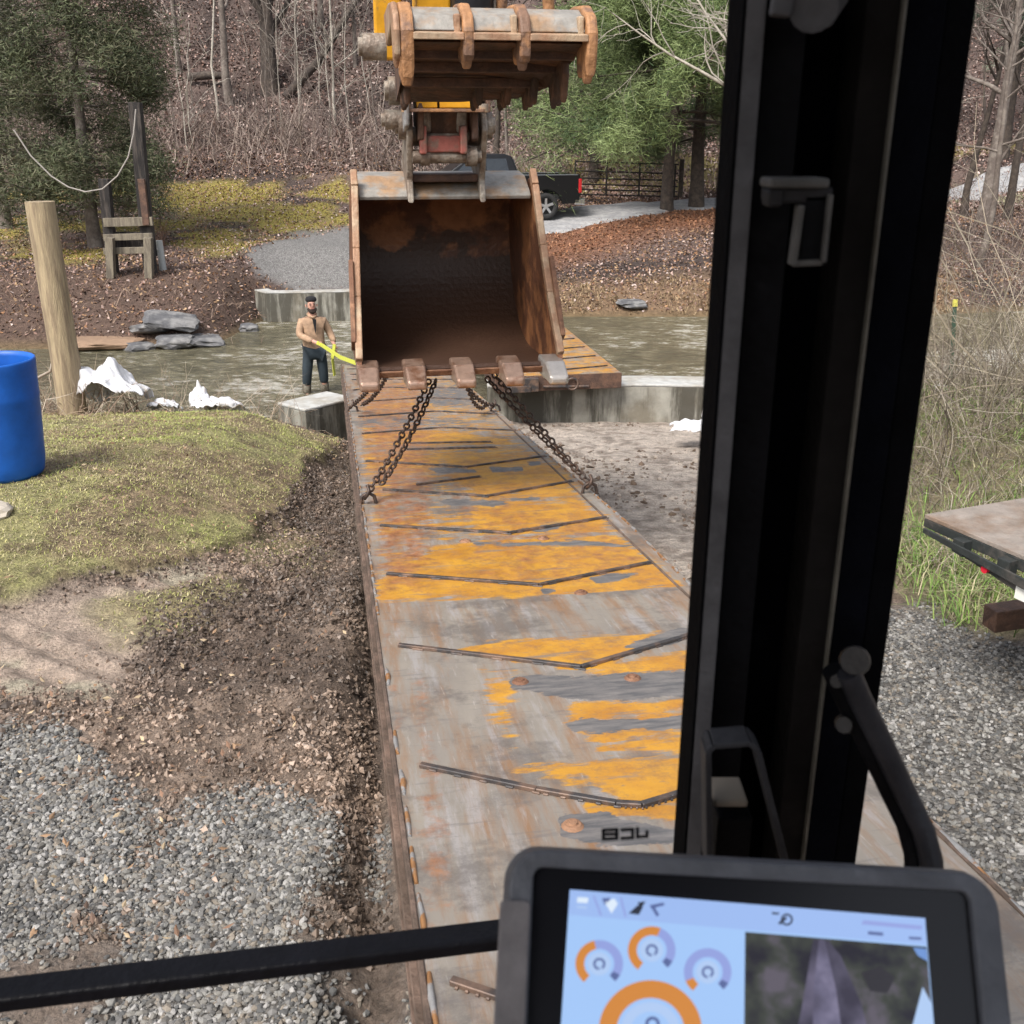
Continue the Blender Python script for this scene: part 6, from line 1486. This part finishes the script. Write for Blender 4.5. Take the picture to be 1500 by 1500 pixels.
# mn_ points to the camera
def mloc(u, v, lift=0.):
    r = Vector(ray(u, v)); k = (TL + mn_ * lift).dot(mn_) / r.dot(mn_); p = r * k - TL; return p.dot(mx_), p.dot(my_)
MM = Matrix(((mx_.x, my_.x, mn_.x, TL.x), (mx_.y, my_.y, mn_.y, TL.y), (mx_.z, my_.z, mn_.z, TL.z), (0, 0, 0, 1)))
mon = empty("display_monitor", (0, 0, 0), "grey framed machine display with lit blue screen in the lower right corner", "monitor"); mon.matrix_world = MM
def rrect(x0, y0, x1, y1, r_, k=6):
    out = []
    for cx_, cy_, a0 in ((x1 - r_, y0 + r_, -90), (x1 - r_, y1 - r_, 0), (x0 + r_, y1 - r_, 90), (x0 + r_, y0 + r_, 180)):
        for i in range(k + 1): a_ = R(a0 + 90 * i / k); out.append((cx_ + r_ * math.cos(a_), cy_ + r_ * math.sin(a_)))
    return out
def slabm(poly, z0_, z1_, name, mt, bev=0, seg=3, par=None):
    mb = MB(); mb.prism(poly, z0_, z1_, ((0, 0, 1), (1, 0, 0), (0, 1, 0))); return mb.build(name, mt, par or mon, bevel=bev, seg=seg)
x0_, y0_ = mloc(742, 1235); x1_, y1_ = mloc(1462, 1500); x1_ = max(x1_, mloc(1474, 1400)[0])
HT = .205
M_MB = darkp("bezel_grey", (.125, .13, .15), .45, 1.0)
ob = slabm(rrect(x0_, y0_, x1_, y0_ + HT, .020), -.035, -.004, "housing", M_MB, .008)
# raised rim built as a frame around the glass
ix0, iy0 = mloc(786, 1262); ix1, iy1 = mloc(1412, 1300)
ix1 = x1_ - .0185; iy0 = y0_ + .0125; ix0 = x0_ + .0165
out_ = rrect(x0_, y0_, x1_, y0_ + HT, .020); inn = rrect(ix0, iy0, ix1, y0_ + HT - .014, .006)
n_ = len(out_); mb = MB(); V = [(p[0], p[1], -.012) for p in out_] + [(p[0] + (.003 if p[0] < .1 else -.003), p[1] + (.003 if p[1] < .1 else -.003), .004) for p in out_] + [(p[0], p[1], .004) for p in inn] + [(p[0], p[1], -.003) for p in inn]
F = []
for i in range(n_):
    j = (i + 1) % n_
    for l_ in range(3): F.append((l_ * n_ + i, l_ * n_ + j, (l_ + 1) * n_ + j, (l_ + 1) * n_ + i))
mb.add(V, F, smooth=False); mb.build("bezel_rim", M_MB, mon, bevel=.0015)
slabm(rrect(ix0, iy0, ix1, y0_ + HT - .014, .006), -.004, -.0015, "cover_glass", mat("screen_black_glass", (.006, .006, .008), .25, spec=.35))
ga_, gb_ = mloc(742, 1318); slabm(rrect(x0_ - .002, gb_, x0_ + .0155, y0_ + HT - .02, .003), .0045, .008, "side_grip", darkp("grip_mauve", (.20, .185, .19), .7), .0015)
# screen picture, laid out in the screen's own plane
sc = empty("screen"); sc.parent = mon
def q2(u, v): return mloc(u, v, 0.0)
EM = 1.0
def EMC(r, g, b): 
    return emis("screen_%d_%d_%d" % (r, g, b), tuple(c_ * .50 for c_ in srgb(r, g, b)), EM)
def flat(pts, z_, name, mt): 
    return slabm([q2(*p) for p in pts], z_, z_ + .0002, name, mt, par=sc)
SC_B = EMC(166, 202, 251); SC_H = EMC(160, 190, 244); SC_P = EMC(150, 165, 226); SC_O = EMC(214, 138, 62); SC_D = EMC(92, 108, 160); SC_K = EMC(44, 50, 66); SC_W = EMC(226, 240, 255); SC_L = EMC(180, 206, 246)
slT, srT = (835, 1303), (1356, 1345)
flat([(835, 1303), (1356, 1345), (1374, 1560), (1383, 1650), (805, 1650), (818, 1560)], -.0012, "background", SC_B)
flat([(835, 1303), (1356, 1345), (1358, 1384), (1092, 1362), (833, 1340)], -.0009, "header", SC_H)
def arc(cu_, cv, ro, ri, a0, a1, z_, name, mt, n=28):
    P = []
    for a_ in np.linspace(R(a0), R(a1), n): P.append((cu_ + ro * math.sin(a_), cv - ro * math.cos(a_)))
    for a_ in np.linspace(R(a1), R(a0), n): P.append((cu_ + ri * math.sin(a_), cv - ri * math.cos(a_)))
    Q = [q2(*p) for p in P]; mb = MB(); m_ = len(Q) // 2
    V = [(p[0], p[1], z_) for p in Q]; Fc = [(i, i + 1, 2 * m_ - 2 - i, 2 * m_ - 1 - i) for i in range(m_ - 1)]
    mb.add(V, Fc); return mb.build(name, mt, sc, fix=False)
for cu_, cv, o0, o1_, dot in ((878, 1412, -140, -12, 1), (955, 1392, -145, 22, 1), (1037, 1424, -142, -112, 1)):
    arc(cu_, cv, 35, 22, -140, 138, -.0008, "gauge_track", SC_P); arc(cu_, cv, 35, 22, o0, o1_, -.0006, "gauge_level", SC_O)
    arc(cu_, cv, 34, 23, 118, 138, -.0005, "gauge_mark", SC_D, 6)
    arc(cu_, cv, 17, 0.5, -180, 180, -.0007, "gauge_disc", SC_L)
    arc(cu_, cv, 9, 5.5, -180, 150, -.0005, "gauge_icon", SC_D)
arc(953, 1512, 76, 50, -140, 140, -.0008, "large_gauge", SC_O, 50); arc(953, 1512, 44, 30, -160, 160, -.0006, "large_gauge_ring", SC_L, 40); arc(956, 1500, 11, 6, -140, 120, -.0005, "gauge_icon", SC_D, 16)
# header icons
for pts_, mt_ in (([(846, 1314), (862, 1315), (861, 1323), (845, 1322)], SC_W), ([(845, 1327), (860, 1328), (860, 1331), (845, 1330)], SC_L), ([(868, 1312), (871, 1312), (882, 1341), (879, 1341)], SC_P), ([(886, 1322), (900, 1316), (905, 1324), (896, 1338)], SC_W), ([(882, 1316), (894, 1315), (892, 1322), (886, 1326)], SC_D),
                  ([(908, 1315), (911, 1315), (918, 1343), (915, 1343)], SC_P), ([(921, 1338), (934, 1326), (942, 1329), (936, 1340)], SC_K), ([(934, 1322), (946, 1320), (939, 1332)], SC_K), ([(952, 1326), (972, 1322), (974, 1326), (954, 1331)], SC_D), ([(952, 1326), (957, 1325), (966, 1340), (962, 1343)], SC_D),
                  ([(1131, 1336), (1142, 1337), (1141, 1340), (1131, 1339)], SC_K), ([(1140, 1352), (1152, 1342), (1153, 1346), (1143, 1355)], SC_K), ([(1262, 1354), (1265, 1348), (1352, 1356), (1350, 1362)], SC_P), ([(1272, 1364), (1294, 1366), (1294, 1371), (1272, 1369)], SC_D), ([(1332, 1372), (1350, 1373), (1350, 1377), (1332, 1376)], SC_D)):
    flat(pts_, -.0006, "header_icon", mt_)
arc(1153, 1347, 9, 6, -180, 180, -.0005, "header_icon", SC_K, 18)
# rear camera picture
def campic(lo=(34, 32, 44), hi=(98, 92, 104), mid=(62, 66, 60), scl=55):
    m_ = bpy.data.materials.new("camera_picture"); m_.use_nodes = True; N = m_.node_tree.nodes; L = m_.node_tree.links; b = N["Principled BSDF"]; b.inputs["Base Color"].default_value = (0, 0, 0, 1)
    tc = N.new("ShaderNodeTexCoord"); n = N.new("ShaderNodeTexNoise"); n.inputs["Scale"].default_value = scl; n.inputs["Detail"].default_value = 5; L.new(tc.outputs["Object"], n.inputs[0])
    r = N.new("ShaderNodeValToRGB"); e = r.color_ramp.elements; e[0].position = .35; e[0].color = (*[c_ * .48 for c_ in srgb(*lo)], 1); e[1].position = .65; e[1].color = (*[c_ * .48 for c_ in srgb(*hi)], 1); e.new(.5).color = (*[c_ * .48 for c_ in srgb(*mid)], 1)
    L.new(n.outputs["Fac"], r.inputs[0]); L.new(r.outputs[0], b.inputs["Emission Color"]); b.inputs["Emission Strength"].default_value = 1; return m_
flat([(1092, 1365), (1358, 1387), (1372, 1560), (1090, 1560)], -.0008, "camera_view", campic())
flat([(1192, 1376), (1214, 1378), (1232, 1400), (1262, 1470), (1284, 1560), (1158, 1560), (1176, 1470), (1186, 1410)], -.0006, "camera_view_track", campic((58, 54, 72), (108, 102, 126), (84, 80, 100), 40))
flat([(1200, 1376), (1208, 1376), (1225, 1450), (1240, 1560), (1190, 1560), (1192, 1450)], -.0005, "camera_view_track", campic((88, 84, 106), (136, 130, 158), (108, 104, 130), 60))
flat([(1262, 1425), (1290, 1415), (1312, 1432), (1300, 1455), (1275, 1452)], -.0006, "camera_view_shadow", EMC(34, 30, 38))
flat([(1352, 1446), (1365, 1470), (1372, 1560), (1322, 1560)], -.0005, "camera_view_glare", EMC(176, 204, 244))
flat([(1338, 1388), (1357, 1390), (1359, 1408), (1345, 1400)], -.0005, "camera_view_glare", EMC(110, 150, 214))
# window sticker letters moved onto the housing's top edge, no pane built (reads mirrored from the seat)
M_STICKER = mat("black_letters", (.004, .004, .005), .7, spec=.1); em = empty("sticker_letters"); em.parent = mon
BA = Vector(P3(1, 1, 1))
def eu(u, v): return mloc(u, v, -.006)
def stroke(pts, w_=4.8, name="letter"):
    mb = MB(); Q = [Vector((*eu(*p), 0)) for p in pts]; sc_ = abs(eu(880 + w_, 1220)[0] - eu(880, 1220)[0])
    for a, b in zip(Q, Q[1:]):
        d = (b - a).normalized() * sc_ * .4; mb.bar(a - d + Vector((0, 0, -.007)), b + d + Vector((0, 0, -.007)), sc_, .0012, up=(0, 0, 1))
    return mb.build(name, M_STICKER, em)
stroke([(884, 1229), (884, 1216), (904, 1215), (904, 1228), (884, 1229)]); stroke([(884, 1222), (904, 1221.5)]); stroke([(911, 1215.5), (927, 1214.5), (927, 1227), (911, 1228)]); stroke([(934, 1213), (934, 1226), (948, 1225), (948, 1218)])
